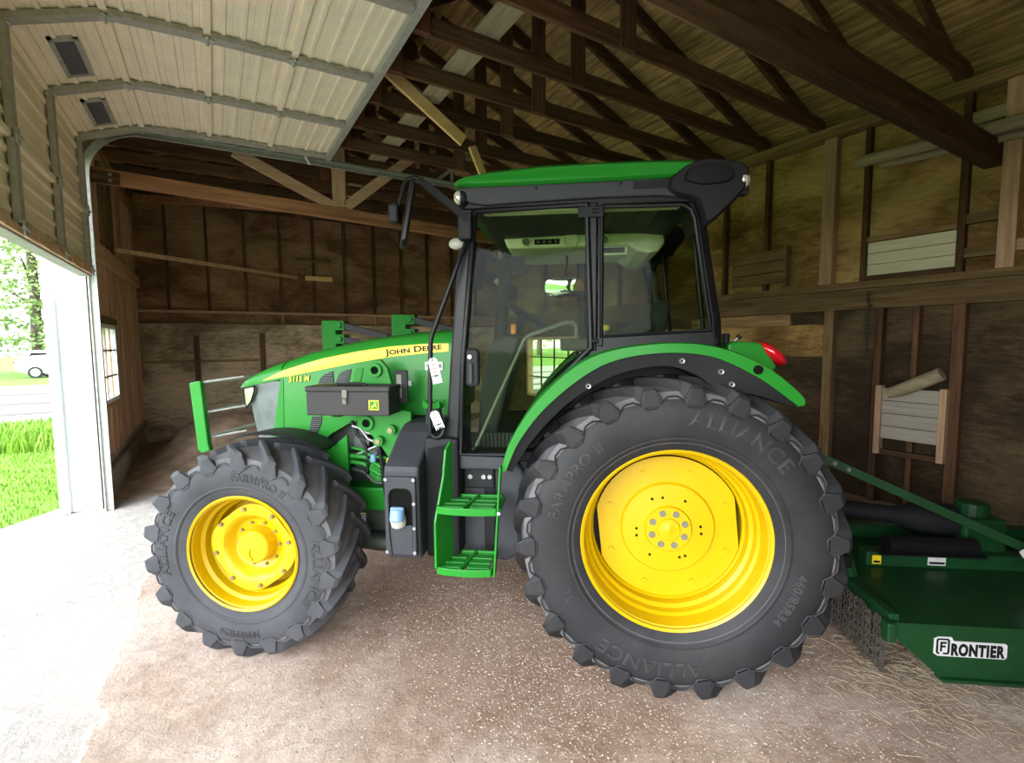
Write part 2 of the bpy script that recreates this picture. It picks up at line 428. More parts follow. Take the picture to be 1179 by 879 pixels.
def floormat():
    m, nt, bs = newmat('dirt_over_concrete')
    g = N(nt, 'ShaderNodeNewGeometry')
    sx = N(nt, 'ShaderNodeSeparateXYZ'); nt.links.new(g.outputs['Position'], sx.inputs[0])
    n1 = noise(nt, 0.9, 7, g.outputs['Position'], 0.62, 0.4)
    n2 = noise(nt, 14, 7, g.outputs['Position'], 0.7, 0.5)
    n3 = noise(nt, 70, 4, g.outputs['Position'], 0.7)
    dirt = ramp(nt, [(0.30, (0.28, 0.183, 0.130)), (0.5, (0.43, 0.305, 0.232)), (0.7, (0.55, 0.425, 0.345))])
    nt.links.new(n1.outputs[0], dirt.inputs[0])
    fine = ramp(nt, [(0.3, (0.62, 0.60, 0.58)), (0.65, (1.1, 1.1, 1.1))])
    nt.links.new(n2.outputs[0], fine.inputs[0])
    dcol = mixc(nt, 1.0, dirt.outputs[0], fine.outputs[0], 'MULTIPLY')
    # pale swept concrete on the left, behind a ragged edge of packed dirt
    def edge(xin, amount, off, w, y_slope):
        ed = noise(nt, 1.6, 6, g.outputs['Position'], 0.6)
        a = N(nt, 'ShaderNodeMath', operation='MULTIPLY_ADD'); a.inputs[1].default_value = amount
        nt.links.new(ed.outputs[0], a.inputs[0]); nt.links.new(xin, a.inputs[2])
        b = N(nt, 'ShaderNodeMath', operation='MULTIPLY_ADD'); b.inputs[1].default_value = y_slope
        nt.links.new(sx.outputs['Y'], b.inputs[0]); nt.links.new(a.outputs[0], b.inputs[2])
        r = N(nt, 'ShaderNodeMapRange'); r.inputs[1].default_value = off; r.inputs[2].default_value = off + w
        nt.links.new(b.outputs[0], r.inputs[0])
        return r.outputs[0]
    e1 = edge(sx.outputs['X'], 0.45, -0.52, 0.03, -0.05)
    conc = ramp(nt, [(0.3, (0.31, 0.265, 0.228)), (0.6, (0.44, 0.385, 0.34))]); nt.links.new(n2.outputs[0], conc.inputs[0])
    col = mixc(nt, e1, conc.outputs[0], dcol)
    # worn pale concrete showing at the right front
    n4 = noise(nt, 0.55, 5, g.outputs['Position'], 0.6, 0.6)
    r4 = ramp(nt, [(0.48, (0, 0, 0)), (0.62, (0.75, 0.75, 0.75))]); nt.links.new(n4.outputs[0], r4.inputs[0])
    pale = ramp(nt, [(0.3, (0.50, 0.40, 0.325)), (0.7, (0.64, 0.53, 0.445))]); nt.links.new(n2.outputs[0], pale.inputs[0])
    col = mixc(nt, r4.outputs[0], col, pale.outputs[0])
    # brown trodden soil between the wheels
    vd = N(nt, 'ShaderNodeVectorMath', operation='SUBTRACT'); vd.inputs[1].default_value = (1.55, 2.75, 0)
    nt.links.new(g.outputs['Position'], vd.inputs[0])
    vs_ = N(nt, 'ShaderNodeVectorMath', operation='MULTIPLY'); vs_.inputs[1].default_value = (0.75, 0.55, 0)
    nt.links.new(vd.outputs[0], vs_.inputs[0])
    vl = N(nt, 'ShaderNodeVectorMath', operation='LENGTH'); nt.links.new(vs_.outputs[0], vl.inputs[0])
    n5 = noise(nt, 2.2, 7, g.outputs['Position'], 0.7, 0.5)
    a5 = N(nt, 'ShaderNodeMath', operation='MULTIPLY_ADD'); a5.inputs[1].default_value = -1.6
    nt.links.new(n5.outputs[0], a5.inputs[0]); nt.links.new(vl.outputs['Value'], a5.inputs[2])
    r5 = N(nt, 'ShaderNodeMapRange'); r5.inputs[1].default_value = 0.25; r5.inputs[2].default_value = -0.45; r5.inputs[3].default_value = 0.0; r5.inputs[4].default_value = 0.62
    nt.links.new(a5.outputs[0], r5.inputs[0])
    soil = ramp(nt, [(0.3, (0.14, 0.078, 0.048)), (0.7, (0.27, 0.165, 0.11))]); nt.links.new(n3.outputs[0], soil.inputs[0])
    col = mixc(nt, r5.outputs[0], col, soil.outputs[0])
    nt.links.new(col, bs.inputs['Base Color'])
    bs.inputs['Roughness'].default_value = 0.95; bs.inputs['Specular IOR Level'].default_value = 0.15
    ad = N(nt, 'ShaderNodeMath', operation='MULTIPLY_ADD'); ad.inputs[1].default_value = 0.5
    nt.links.new(n3.outputs[0], ad.inputs[0]); nt.links.new(n2.outputs[0], ad.inputs[2])
    a2 = N(nt, 'ShaderNodeMath', operation='MULTIPLY_ADD'); a2.inputs[1].default_value = 1.2
    nt.links.new(e1, a2.inputs[0]); nt.links.new(ad.outputs[0], a2.inputs[2])
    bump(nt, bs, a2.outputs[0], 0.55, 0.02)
    return m
M['floor'] = floormat()
M['dirt'] = plain('loose_brown_dirt', (0.40, 0.29, 0.21), 0.95, var=0.35, scale=4, bmp=0.6, bscale=25, spec=0.1)
def ground(name, a, b, sc):
    m, nt, bs = newmat(name)
    g = N(nt, 'ShaderNodeNewGeometry')
    n = noise(nt, sc, 7, g.outputs['Position'], 0.7)
    r = ramp(nt, [(0.3, a), (0.7, b)]); nt.links.new(n.outputs[0], r.inputs[0])
    nt.links.new(r.outputs[0], bs.inputs['Base Color']); bs.inputs['Roughness'].default_value = 0.95
    bump(nt, bs, n.outputs[0], 0.4, 0.03)
    return m
M['lawn'] = ground('mown_lawn', (0.12, 0.25, 0.02), (0.20, 0.35, 0.045), 6)
M['gravel'] = ground('pale_gravel', (0.38, 0.36, 0.34), (0.56, 0.54, 0.52), 14)
M['rut'] = ground('wet_wheel_rut', (0.10, 0.085, 0.07), (0.17, 0.15, 0.125), 10)
M['slab'] = ground('pale_apron_concrete', (0.40, 0.385, 0.37), (0.55, 0.535, 0.52), 7)
# ------------------------------------------------------------ the shed
XL, XR, YB, YF = -1.2, 6.1, 10.75, -0.9       # inner faces of the sheathing
RIDGE, SL, EZ = 2.45, 0.40, 4.24
def roofz(x): return EZ + SL * (6.0 - x) if x > RIDGE else EZ + SL * (x + 1.1)

fl = MB(); fl.box(-1.36, 6.4, -3.0, 10.9, -0.2, 0.0)
fl.build('floor', M['floor'], kind='structure')
sl = MB(); sl.prism([(-1.36, -3), (-1.36, 7.2), (-1.9, 6.4), (-2.6, 5.0), (-4.2, 3.4), (-7, 2.2), (-9, -3)], 'z', -0.2, -0.012)
sl.build('concrete_apron', M['slab'], kind='structure', bevel=0.01)

# left wall: sheathing around the door opening and the small window, studs, girt, curb
WY0, WY1, WZ0, WZ1 = 7.14, 8.10, 1.06, 2.0
wl = MB()
wl.box(-1.35, XL, 6.72, WY0, 0, 4.1); wl.box(-1.35, XL, WY1, YB, 0, 4.1)
wl.box(-1.35, XL, WY0, WY1, 0, WZ0); wl.box(-1.35, XL, WY0, WY1, WZ1, 4.1)
wl.box(-1.35, XL, 1.9, 2.2, 0, 4.1); wl.box(-1.35, XL, YF - 0.1, 1.9, 2.9, 4.1); wl.box(-1.35, XL, 2.2, 6.72, 3.72, 4.1)  # unseen near opening added to light the tractor, header set low to limit it
wall_left = wl.build('wall_left', M['tan_z'], kind='structure')
y = 6.80
while y < 10.6:
    for z0, z1 in ((0.44, 2.72), (2.93, 4.1)):
        if z0 < 1 and WY0 - 0.1 < y < WY1:
            MB().box(XL, -1.10, y, y + 0.10, 0.44, WZ0 - 0.06).build('stud', M['tan_z'], wall_left, bevel=0.003)
            MB().box(XL, -1.10, y, y + 0.10, WZ1 + 0.10, z1).build('stud', M['tan_z'], wall_left, bevel=0.003)
        else:
            MB().box(XL, -1.10, y, y + 0.11, z0, z1).build('stud', M['tan_z' if z0 < 1 or int(y * 10) % 3 else 'old_z'], wall_left, bevel=0.003)
    y += 0.335
MB().box(XL, -1.07, 6.72, YB, 2.73, 2.93).build('girt', M['tan_y'], wall_left, bevel=0.004)
MB().box(XL, -1.10, WY0 - 0.25, WY1 + 0.25, WZ1 + 0.01, WZ1 + 0.09).build('window_header', M['old_y'], wall_left)
MB().box(XL, -1.05, YF, 2.2, 3.98, 4.1).box(XL, -1.05, 6.72, YB, 3.98, 4.1).build('top_plate', M['old_y'], wall_left)
cb = MB(); cb.box(-1.36, -1.08, 6.72, YB, 0, 0.30); cb.box(-1.36, -1.14, 6.72, YB, 0.30, 0.44)
cb.build('baseboard_left', M['concrete'], kind='structure', bevel=0.02)
# window_1
wf = MB()
for a in ((WY0, WY0 + 0.05, WZ0, WZ1), (WY1 - 0.05, WY1, WZ0, WZ1), (WY0, WY1, WZ0, WZ0 + 0.05), (WY0, WY1, WZ1 - 0.05, WZ1)):
    wf.box(-1.33, -1.085, *a)
w1 = wf.build('window_1', M['trim_white'], kind='structure', bevel=0.004)
mu = MB()
for k in (1, 2): yy = WY0 + (WY1 - WY0) * k / 3; mu.box(-1.125, -1.10, yy - 0.012, yy + 0.012, WZ0, WZ1)
for k in (1, 2): zz = WZ0 + (WZ1 - WZ0) * k / 3; mu.box(-1.125, -1.10, WY0, WY1, zz - 0.012, zz + 0.012)
mu.build('muntin', M['tan_z'], w1)
MB().box(-1.120, -1.116, WY0, WY1, WZ0, WZ1).build('pane', M['winglass'], w1)

# back wall with battens, ledge and lower plywood
bw = MB()
bw.prism([(-1.35, 0), (6.25, 0), (6.25, 4.2), (RIDGE, 5.62), (-1.35, 4.2)], 'y', YB, YB + 0.12)
wall_back = bw.build('wall_back', M['back_panel'], kind='structure')
lp = MB()
x = -1.2
for xx in (1.24, 3.68, 6.1):
    lp.box(x + 0.003, xx - 0.003, YB - 0.022, YB, 0.02, 2.13); x = xx
lp.build('lower_plywood', M['back_lower'], wall_back)
for k in range(12):
    x = -0.66 + 0.615 * k
    if x < 6.0:
        MB().box(x - 0.024, x + 0.024, YB - 0.06, YB, 2.37, roofz(x) - 0.2).build('batten', M['beam_z'], wall_back)
        MB().box(x - 0.03, x + 0.03, YB - 0.05, YB, 2.16, 2.32).build('batten', M['old_z'], wall_back)
MB().box(-1.2, 6.1, YB - 0.13, YB, 2.325, 2.375).build('ledge', M['tan_x'], wall_back, bevel=0.004)
MB().box(-1.2, 6.1, YB - 0.07, YB, 2.13, 2.165).build('ledge', M['old_x'], wall_back)
for x, z1 in ((-0.28, 1.92), (0.80, 1.96), (2.3, 1.0)):
    MB().box(x - 0.045, x + 0.045, YB - 0.07, YB - 0.02, 0.02, z1).build('batten', M['beam_z'], wall_back)
MB().box(-1.1, 0.75, YB - 0.05, YB - 0.02, 1.42, 1.47).build('ledge', M['old_x'], wall_back)
MB().box(1.45, 2.15, YB - 0.1, YB - 0.06, 3.40, 3.44).build('blocking', M['old_x'], wall_back)
MB().box(1.63, 2.15, YB - 0.1, YB - 0.055, 3.03, 3.12).build('blocking', M['bright_x'], wall_back)

# right wall: panel around window_2, posts, studs, rail, blocking
V0, V1, U0, U1 = 6.9, 9.3, 0.55, 1.86
wr = MB()
wr.box(XR, XR + 0.12, YF, YB, 2.37, 4.0); wr.box(6.22, 6.26, YF, YB, 4.0, 4.12)
wall_right = wr.build('wall_right', M['right_panel'], kind='structure')
lw = MB()
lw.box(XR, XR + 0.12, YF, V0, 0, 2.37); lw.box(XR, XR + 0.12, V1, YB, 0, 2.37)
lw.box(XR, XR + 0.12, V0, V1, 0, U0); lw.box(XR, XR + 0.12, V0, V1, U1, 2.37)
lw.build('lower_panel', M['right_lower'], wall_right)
MB().box(5.98, XR, YF, YB, 2.30, 2.375).build('rail', M['old_y'], wall_right, bevel=0.004)
MB().box(6.03, XR, YF, YB, 2.08, 2.30).build('header_board', M['old_y'], wall_right, bevel=0.003)
MB().box(5.94, XR, YF, YB, 3.99, 4.10).build('top_plate', M['old_y'], wall_right, bevel=0.004)
for y, w, mt in ((2.88, 0.13, 'tan_z'), (3.66, 0.05, 'beam_z'), (4.25, 0.05, 'beam_z'), (2.56, 0.05, 'beam_z'), (1.75, 0.06, 'beam_z'), (1.40, 0.12, 'tan_z'), (5.3, 0.05, 'beam_z'), (6.3, 0.05, 'beam_z'), (7.4, 0.05, 'beam_z'), (8.5, 0.05, 'beam_z'), (0.6, 0.05, 'beam_z'), (0.0, 0.05, 'beam_z')):
    x0 = 5.99 if w > 0.1 else 6.02
    MB().box(x0, XR, y, y + w, 2.375, 4.0).build('stud', M[mt], wall_right, bevel=0.004)
for y, w in ((2.84, 0.10), (2.36, 0.07), (1.70, 0.09), (2.05, 0.05), (5.5, 0.1), (0.7, 0.1)):
    MB().box(6.0, XR, y, y + w, 0, 2.08).build('stud', M['old_z' if w == 0.10 else 'beam_z'], wall_right, bevel=0.004)
MB().box(6.0, XR, 1.81, 2.56, 2.375, 2.43).build('blocking', M['beam_y'], wall_right)
MB().box(6.03, XR, 1.81, 2.56, 2.79, 2.84).build('blocking', M['old_y'], wall_right)
for z in (2.55, 2.86): MB().box(6.03, XR, 1.52, 1.75, z - 0.045, z + 0.045).build('blocking', M['old_y'], wall_right)
MB().box(6.03, XR, 0.8, 1.40, 2.52, 2.62).build('blocking', M['tan_y'], wall_right)
MB().box(6.03, XR, 1.52, 1.75, 3.70, 3.81).build('blocking', M['pale_y'], wall_right)
MB().box(6.03, XR, 0.8, 1.40, 3.70, 3.82).build('blocking', M['pale_y'], wall_right)
wb = MB()
for k in range(3): wb.box(6.055, XR, 1.815, 2.555, 2.435 + k * 0.117, 2.435 + k * 0.117 + 0.112)
wb.build('white_siding', M['whiteboard_y'], wall_right, bevel=0.004, label='weathered white siding boards set between two studs')
ob = MB()
for k in range(3): ob.box(6.0, 6.03, 3.42, 4.12, 2.46 + k * 0.14, 2.46 + k * 0.14 + 0.132)
ob.box(6.0, XR, 3.40, 3.43, 2.42, 2.9)
ob.build('patch_boards', M['old_y'], wall_right, bevel=0.004)
MB().box(6.04, XR, 3.35, 4.8, 1.93, 2.07).build('patch_boards', M['old_y'], wall_right, bevel=0.003)
MB().box(6.085, XR, 2.96, 5.4, 1.55, 1.93).build('patch_panel', M['right_panel'], wall_right)
wf = MB()
for a in ((V0, V0 + 0.06, U0, U1), (V1 - 0.06, V1, U0, U1), (V0, V1, U0, U0 + 0.06), (V0, V1, U1 - 0.06, U1)):
    wf.box(6.06, 6.2, *a)
w2 = wf.build('window_2', M['tan_y'], kind='structure', bevel=0.004)
mu = MB()
for k in range(1, 5): yy = V0 + (V1 - V0) * k / 5; mu.box(6.12, 6.15, yy - 0.012, yy + 0.012, U0, U1)
for k in (1, 2): zz = U0 + (U1 - U0) * k / 3; mu.box(6.12, 6.15, V0, V1, zz - 0.012, zz + 0.012)
mu.build('muntin', M['beam_z'], w2)
MB().box(6.13, 6.134, V0, V1, U0, U1).build('pane', M['lens'], w2)

# unseen wall added beside and above the opening behind the camera to block light
MB().box(0.45, 6.22, YF - 0.12, YF, 0, 4.2).box(-1.35, 0.45, YF - 0.12, YF, 2.9, 4.2).build('wall_front_blocker', M['back_panel'], kind='structure')

# ceiling: rough sarking boards along the shed on both slopes, roofing over them
cl = MB()
for side in (1, -1):
    n = 25
    for k in range(n):
        d0 = k * 0.157; d1 = d0 + 0.153
        x0 = RIDGE + side * d0; x1 = RIDGE + side * d1
        if k == n - 1: pass
        dz = random.uniform(-0.007, 0.007)
        z0 = EZ + SL * (3.55 - d0) + dz; z1 = EZ + SL * (3.55 - d1) + dz + random.uniform(-0.004, 0.004)
        ys = [YF - 0.2, random.uniform(1.5, 4), random.uniform(5, 8), YB + 0.15]
        for a, b in zip(ys, ys[1:]):
            dd = random.uniform(-0.004, 0.004)
            cl.faces([(x0, a, z0 + dd), (x1, a, z1 + dd), (x1, b - 0.004, z1 + dd), (x0, b - 0.004, z0 + dd), (x0, a, z0 + 0.022), (x1, a, z1 + 0.022), (x1, b - 0.004, z1 + 0.022), (x0, b - 0.004, z0 + 0.022)],
                     [(0, 1, 2, 3), (4, 7, 6, 5), (0, 4, 5, 1), (1, 5, 6, 2), (2, 6, 7, 3), (3, 7, 4, 0)])
ceiling = cl.build('ceiling', M['roof_y'], kind='structure')
rf = MB()
for s in (1, -1):
    rf.prism([(RIDGE, 5.70), (RIDGE, 5.74), (RIDGE + s * 4.0, 5.74 - SL * 4.0), (RIDGE + s * 4.0, 5.70 - SL * 4.0)], 'y', YF - 0.3, YB + 0.3)
rf.build('roofing', M['galv_dull'], ceiling)
fr = MB()
fr.prism([(-1.35, 4.1), (6.25, 4.1), (6.25, 4.18), (RIDGE, 5.62), (-1.35, 4.18)], 'y', YF - 0.12, YF)
fr.build('wall_gable', M['back_panel'], kind='structure')

# roof trusses, every one a thing
ORD = ['nearest', 'second', 'third', 'fourth', 'fifth', 'sixth', 'seventh', 'eighth', 'ninth', 'tenth', 'eleventh', 'twelfth', 'thirteenth', 'fourteenth']
proto = thing('roof_truss', '', 'roof truss', 'roof trusses across the shed')
MB().box(-1.2, 6.08, -0.022, 0.022, 4.105, 4.25).build('bottom_chord', M['beam_x'], proto, bevel=0.004)
for s in (1, -1):
    a = (RIDGE + s * 0.03, 0, EZ + SL * 3.55 - 0.09); b = (RIDGE + s * 3.72, 0, EZ - SL * 0.17 - 0.09)
    MB().beam((a[0], 0.046, a[2]), (b[0], 0.046, b[2]), 0.045, 0.14).build('rafter', M['beam_x'], proto, bevel=0.004)
for x, w, mt in ((2.97, 0.16, 'beam_z'), (1.46, 0.13, 'red_z')):
    MB().box(x - w / 2, x + w / 2, -0.05, -0.0225, 4.10, roofz(x) - 0.17).build('web_post', M[mt], proto, bevel=0.003)
MB().beam((2.4, -0.036, 5.45), (0.35, -0.036, 4.2), 0.025, 0.11).build('web_brace', M['beam_x'], proto)
for i in range(14):
    y = 1.80 + 0.635 * i
    o = proto if i == 0 else copy_tree(proto)
    o.location = (0, y, 0)
    o['label'] = 'dark brown wooden roof truss, ' + ('the one nearest the camera' if i == 0 else 'the one against the back wall' if i == 13 else ORD[i] + ' from the camera') + ' under the sloping boards'
cat = MB(); cat.box(1.92, 2.14, 2.0, 9.8, 4.255, 4.28)
tag(cat.build('catwalk_board', M['pale_y'], bevel=0.003), 'pale dusty board lying lengthwise on top of the truss chords', 'board')

# low tie beams
tb = thing('tie_beam', 'heavy dark brown tie beam low under the roof, above the tractor cab on the right', 'beam')
MB().beam((-1.2, 1.63, 3.40), (6.09, 1.60, 3.39), 0.14, 0.20).build('beam', M['beam_x'], tb, bevel=0.012)
MB().beam((6.0, 1.64, 3.36), (1.2, 1.69, 3.37), 0.06, 0.11).build('splice_board', M['old_x'], tb, bevel=0.006)
t2 = thing('tie_beam', 'reddish brown tie beam beside the door track, carrying two braces and a post', 'beam')
MB().beam((-1.18, 6.82, 3.555), (6.09, 6.82, 3.30), 0.10, 0.15).build('beam', M['rust_x'], t2, bevel=0.008)
MB().beam((0.30, 6.80, 4.03), (1.42, 6.80, 3.54), 0.04, 0.13).build('brace', M['tan_x'], t2, bevel=0.004)
MB().beam((1.58, 6.80, 3.56), (2.62, 6.80, 4.46), 0.04, 0.13).build('brace', M['tan_x'], t2, bevel=0.004)
MB().box(1.42, 1.58, 6.78, 6.86, 3.54, 4.6).build('post', M['tan_z'], t2, bevel=0.004)
MB().box(-1.17, -0.78, 6.755, 6.768, 3.455, 3.585).build('splice_plate', M['beam_x'], t2)
bo = MB()
for x, z in ((-0.86, 3.555), (-0.86, 3.49)): bo.cyl((x, 6.74, z), (x, 6.77, z), 0.018, n=8)
bo.build('bolt', M['steel'], t2)
MB().beam((-0.95, 9.6, 4.02), (1.9, 7.3, 3.62), 0.045, 0.10).build('slanting_brace', M['rust_x'], t2)

# loose lumber
lb = MB().beam((-1.02, 7.99, 2.957), (1.45, 10.56, 3.06), 0.05, 0.055)
tag(lb.build('loose_plank', M['tan_x'], bevel=0.003), 'long thin plank running from the left wall girt to the back wall', 'plank')
b1 = MB().beam((1.25, 4.87, 4.60), (2.38, 4.87, 3.90), 0.04, 0.12)
tag(b1.build('brace_board', M['bright_x'], bevel=0.003), 'fresh yellow board slanting down from the trusses beside the overhead door edge', 'board')
b2 = MB().beam((2.83, 5.55, 4.16), (3.0, 5.50, 3.72), 0.04, 0.10, (1, 0, 0))
tag(b2.build('brace_board', M['bright_z'], bevel=0.003), 'short fresh yellow board hanging just above the green cab roof', 'board')
pl = MB(); pl.tube([(5.85, 2.60, 3.60), (5.82, 1.9, 3.57), (5.80, 0.7, 3.52)], 0.06, 12)
tag(pl.build('round_pole', M['log'], smooth=40), 'thick pale round pole lying along the top of the right wall', 'pole')
pl = MB(); pl.tube([(5.93, 2.42, 3.53), (5.92, 1.9, 3.50), (5.90, 0.8, 3.44)], 0.035, 12)
tag(pl.build('round_pole', M['log'], smooth=40), 'thin pale pole tucked beneath the thicker pole on the right wall', 'pole')

# chain hung on the right wall
ch = MB()
z = 2.24; k = 0
while z > 1.62:
    mb = []
    for j in range(13):
        t = 2 * math.pi * j / 12
        u, v = 0.013 * math.cos(t), 0.026 * math.sin(t)
        mb.append((5.985 + (u if k % 2 else 0), 2.49 + (0 if k % 2 else u) + 0.012 * math.sin(k), z + v))
    ch.tube(mb, 0.006, 6)
    z -= 0.034; k += 1
tag(ch.build('hanging_chain', M['chain'], smooth=60), 'rusty link chain hanging from the right wall rail', 'chain')

# slatted crate with a log on it
cr_ = thing('slatted_crate', 'white slatted crate front with orange-tan end posts on the right wall', 'crate')
for k in range(4):
    z0 = 0.72 + k * 0.133
    MB().box(5.93, 5.955, 1.82, 2.32, z0, z0 + 0.127).build('slat', M['greyboard_y'], cr_, bevel=0.003)
for y in (1.77, 2.30):
    MB().box(5.90, 5.99, y, y + 0.055, 0.55, 1.27).build('end_post', M['tan_z'], cr_, bevel=0.004)
MB().box(5.93, 5.99, 1.82, 2.30, 0.55, 0.60).build('bottom_rail', M['beam_y'], cr_)
lg = MB(); lg.tube([(5.85, 2.22, 1.20), (5.85, 2.12, 1.24), (5.85, 1.92, 1.35), (5.85, 1.80, 1.42)], 0.06, 14, [0.052, 0.062, 0.066, 0.064])
tag(lg.build('log', M['log'], smooth=45), 'short pale log lying tilted across the top of the white slatted crate', 'log')

# dirt heap in the corner
dp = MB()
nx, ny = 36, 36
g = []
def heap(x, y):
    h = 0.52 * math.exp(-((x + 0.05) ** 2 / 0.9 + (y - 9.1) ** 2 / 0.9)) + 0.42 * math.exp(-((x - 1.3) ** 2 / 1.2 + (y - 9.6) ** 2 / 0.8))
    h += 0.03 * math.sin(5 * x + 3 * y) * h + 0.04 * math.sin(9 * x - 7 * y) * h
    return h
for i in range(nx + 1):
    for j in range(ny + 1):
        x = -1.06 + 5.0 * i / nx; y = 6.9 + 3.75 * j / ny
        edge = min(1, min(i, nx - i, j) / 4)
        g.append(dp.bm.verts.new((x, y, 0.001 + max(0, heap(x, y) * edge + random.uniform(-0.006, 0.006) * edge))))
for i in range(nx):
    for j in range(ny):
        a = i * (ny + 1) + j
        dp.bm.faces.new((g[a], g[a + ny + 1], g[a + ny + 2], g[a + 1]))
tag(dp.build('dirt_pile', M['dirt'], smooth=180), 'low brown heap of loose dirt in the corner behind the front wheel', 'dirt pile', kind='stuff')

# ------------------------------------------------------------ overhead door
DY0, DY1 = 2.30, 6.45
STY = [DY1 - 0.05, 5.40, 4.37, 3.34, DY0 + 0.05]
door = bpy.data.objects.new('door_1', None); COL.objects.link(door); door['kind'] = 'structure'
door['label'] = 'half raised cream steel sectional overhead door'; 
segs = [((-1.06, 2.50), (-1.06, 3.08), 0), ((-1.06, 3.08), (-1.06, 3.80), 0), ((-1.06, 3.80), (-0.53, 4.0), 1), ((-0.53, 4.0), (0.06, 4.03), 0), ((0.06, 4.03), (0.65, 4.04), 0), ((0.65, 4.04), (1.29, 4.05), 0)]
for (p, q, win) in segs:
    a = Vector((p[0], 0, p[1])); b = Vector((q[0], 0, q[1])); L = (b - a).length
    d = (b - a) / L; nrm = Vector((d.z, 0, -d.x))          # towards the room
    F = Matrix(((d.x, 0, nrm.x, a.x), (0, 1, 0, 0), (d.z, 0, nrm.z, a.z), (0, 0, 0, 1)))
    prof = []
    ribs = [0.10, 0.23, 0.36, 0.49]
    prof.append((0.004, 0.0)); 
    for r0 in ribs:
        r0 = r0 * L / 0.59
        prof += [(r0 - 0.018, 0.0), (r0 - 0.008, 0.014), (r0 + 0.016, 0.014), (r0 + 0.022, 0.0)]
        prof += [(r0 + 0.06, 0.0), (r0 + 0.063, -0.005), (r0 + 0.067, 0.0)]
    prof.append((L - 0.004, 0.0))
    mb = MB()
    up_ = [Vector((u, 0, v)) for u, v in prof]; lo = [Vector((L - 0.004, 0, -0.03)), Vector((0.004, 0, -0.03))]
    ring = up_ + lo
    mb.loft([[F @ Vector((v.x, y, v.z)) for v in ring] for y in (DY0, DY1)])
    sec = mb.build('door_section', M['door_white'], door)
    # joint lip
    jb = MB(); jb.box(-0.024, 0.026, DY0, DY1, -0.005, 0.034, F)
    jb.build('joint_rail', M['door_white'], sec, bevel=0.004)
    for y in STY:
        st = MB(); st.box(0.025, L - 0.025, y - 0.045, y + 0.045, 0.014, 0.05, F); st.box(0.025, L - 0.025, y - 0.05, y + 0.05, 0.012, 0.018, F)
        so = st.build('stile', M['galv_dull'], sec, bevel=0.004)
        hg = MB(); hg.box(-0.05, 0.05, y - 0.03, y + 0.03, 0.05, 0.062, F)
        hg.cyl(F @ Vector((0, y - 0.05, 0.06)), F @ Vector((0, y + 0.05, 0.06)), 0.012, n=8)
        hg.build('hinge', M['galv'], so)
    if win:
        for y0 in (5.66, 4.66, 3.62, 2.6):
            w = MB()
            u0, u1 = 0.19 * L / 0.6, 0.38 * L / 0.6
            for A in ((u0, u1, y0, y0 + 0.03), (u0, u1, y0 + 0.53, y0 + 0.56), (u0, u0 + 0.03, y0, y0 + 0.56), (u1 - 0.03, u1, y0, y0 + 0.56)):
                w.box(A[0], A[1], A[2], A[3], 0.0, 0.026, F)
            wo_ = w.build('window_frame', M['galv'], sec)
            MB().box(u0 + 0.02, u1 - 0.02, y0 + 0.02, y0 + 0.54, 0.0, 0.017, F).build('pane', M['frost'], wo_)
bs_ = MB(); bs_.box(-1.13, -1.03, DY0, DY1, 2.44, 2.53)
bs_.build('bottom_rail', M['galv_dull'], door, bevel=0.006)
cr2 = MB()
y = DY0
while y < DY1 - 0.1:
    h = random.uniform(0.03, 0.075)
    cr2.box(-1.03, -1.012 + random.uniform(0, 0.012), y, y + 0.13, 2.455, 2.47 + h); y += 0.131
cr2.build('crusted_seal', M['tan_y'], door, bevel=0.006)
MB().box(1.27, 1.33, DY0, DY1, 3.99, 4.09).build('end_angle', M['galv'], door, bevel=0.004)
sm = MB(); sm.beam((0.65, 6.38, 4.0), (1.25, 6.38, 4.02), 0.03, 0.025); sm.beam((1.02, 6.42, 4.03), (1.10, 6.5, 3.93), 0.03, 0.02)
sm.build('top_roller_bracket', M['galv'], door)

def door_track(y, label):
    t = thing('door_track', label, 'door track')
    pts = [(-1.03, y, 0.0), (-1.03, y, 3.45)]
    for k in range(1, 11):
        a = math.pi / 2 * k / 10
        pts.append((-1.03 + 0.50 * (1 - math.cos(a)), y, 3.45 + 0.51 * math.sin(a)))
    pts += [(1.2, y, 3.98), (3.12, y, 3.99)]
    for i, (dx, dz, w, h) in enumerate(((0, 0, 0.014, 0.06),)):
        tr = MB()
        secs = []
        P = [Vector(p) for p in pts]
        for i, p in enumerate(P):
            d = (P[min(i + 1, len(P) - 1)] - P[max(i - 1, 0)]).normalized()
            nn = Vector((d.z, 0, -d.x))
            ring = [(-0.035, 0.0), (-0.035, 0.03), (-0.028, 0.036), (0.028, 0.036), (0.035, 0.03), (0.035, 0.0), (0.029, 0.0), (0.029, 0.028), (-0.029, 0.028), (-0.029, 0.0)]
            secs.append([p + nn * u + Vector((0, v, 0)) for u, v in ring])
        tr.loft(secs)
        tr.build('track_rail', M['galv'], t, smooth=50)
    an = MB(); an.box(-1.075, -1.055, y + 0.02, y + 0.12, 0.0, 3.7); an.box(-1.10, -1.055, y + 0.10, y + 0.13, 0.0, 3.7)
    an.build('track_angle', M['galv'], t)
    sl_ = MB()
    for k in range(16):
        z = 0.35 + 0.22 * k
        sl_.box(-1.054, -1.05, y + 0.055, y + 0.08, z, z + 0.05)
    sl_.build('slot_row', M['hole'], t)
    an2 = MB(); an2.box(-0.2, 3.12, y + 0.036, y + 0.05, 4.0, 4.05); an2.build('top_angle', M['galv'], t)
    br = MB(); br.beam((2.70, y + 0.06, 3.96), (3.50, y + 0.06, 4.62), 0.012, 0.045); br.box(3.0, 3.04, y + 0.045, y + 0.06, 4.0, 4.25)
    br.build('hanger_brace', M['galv'], t)
door_track(6.52, 'galvanised door track beside the white jamb, curving up under the roof')
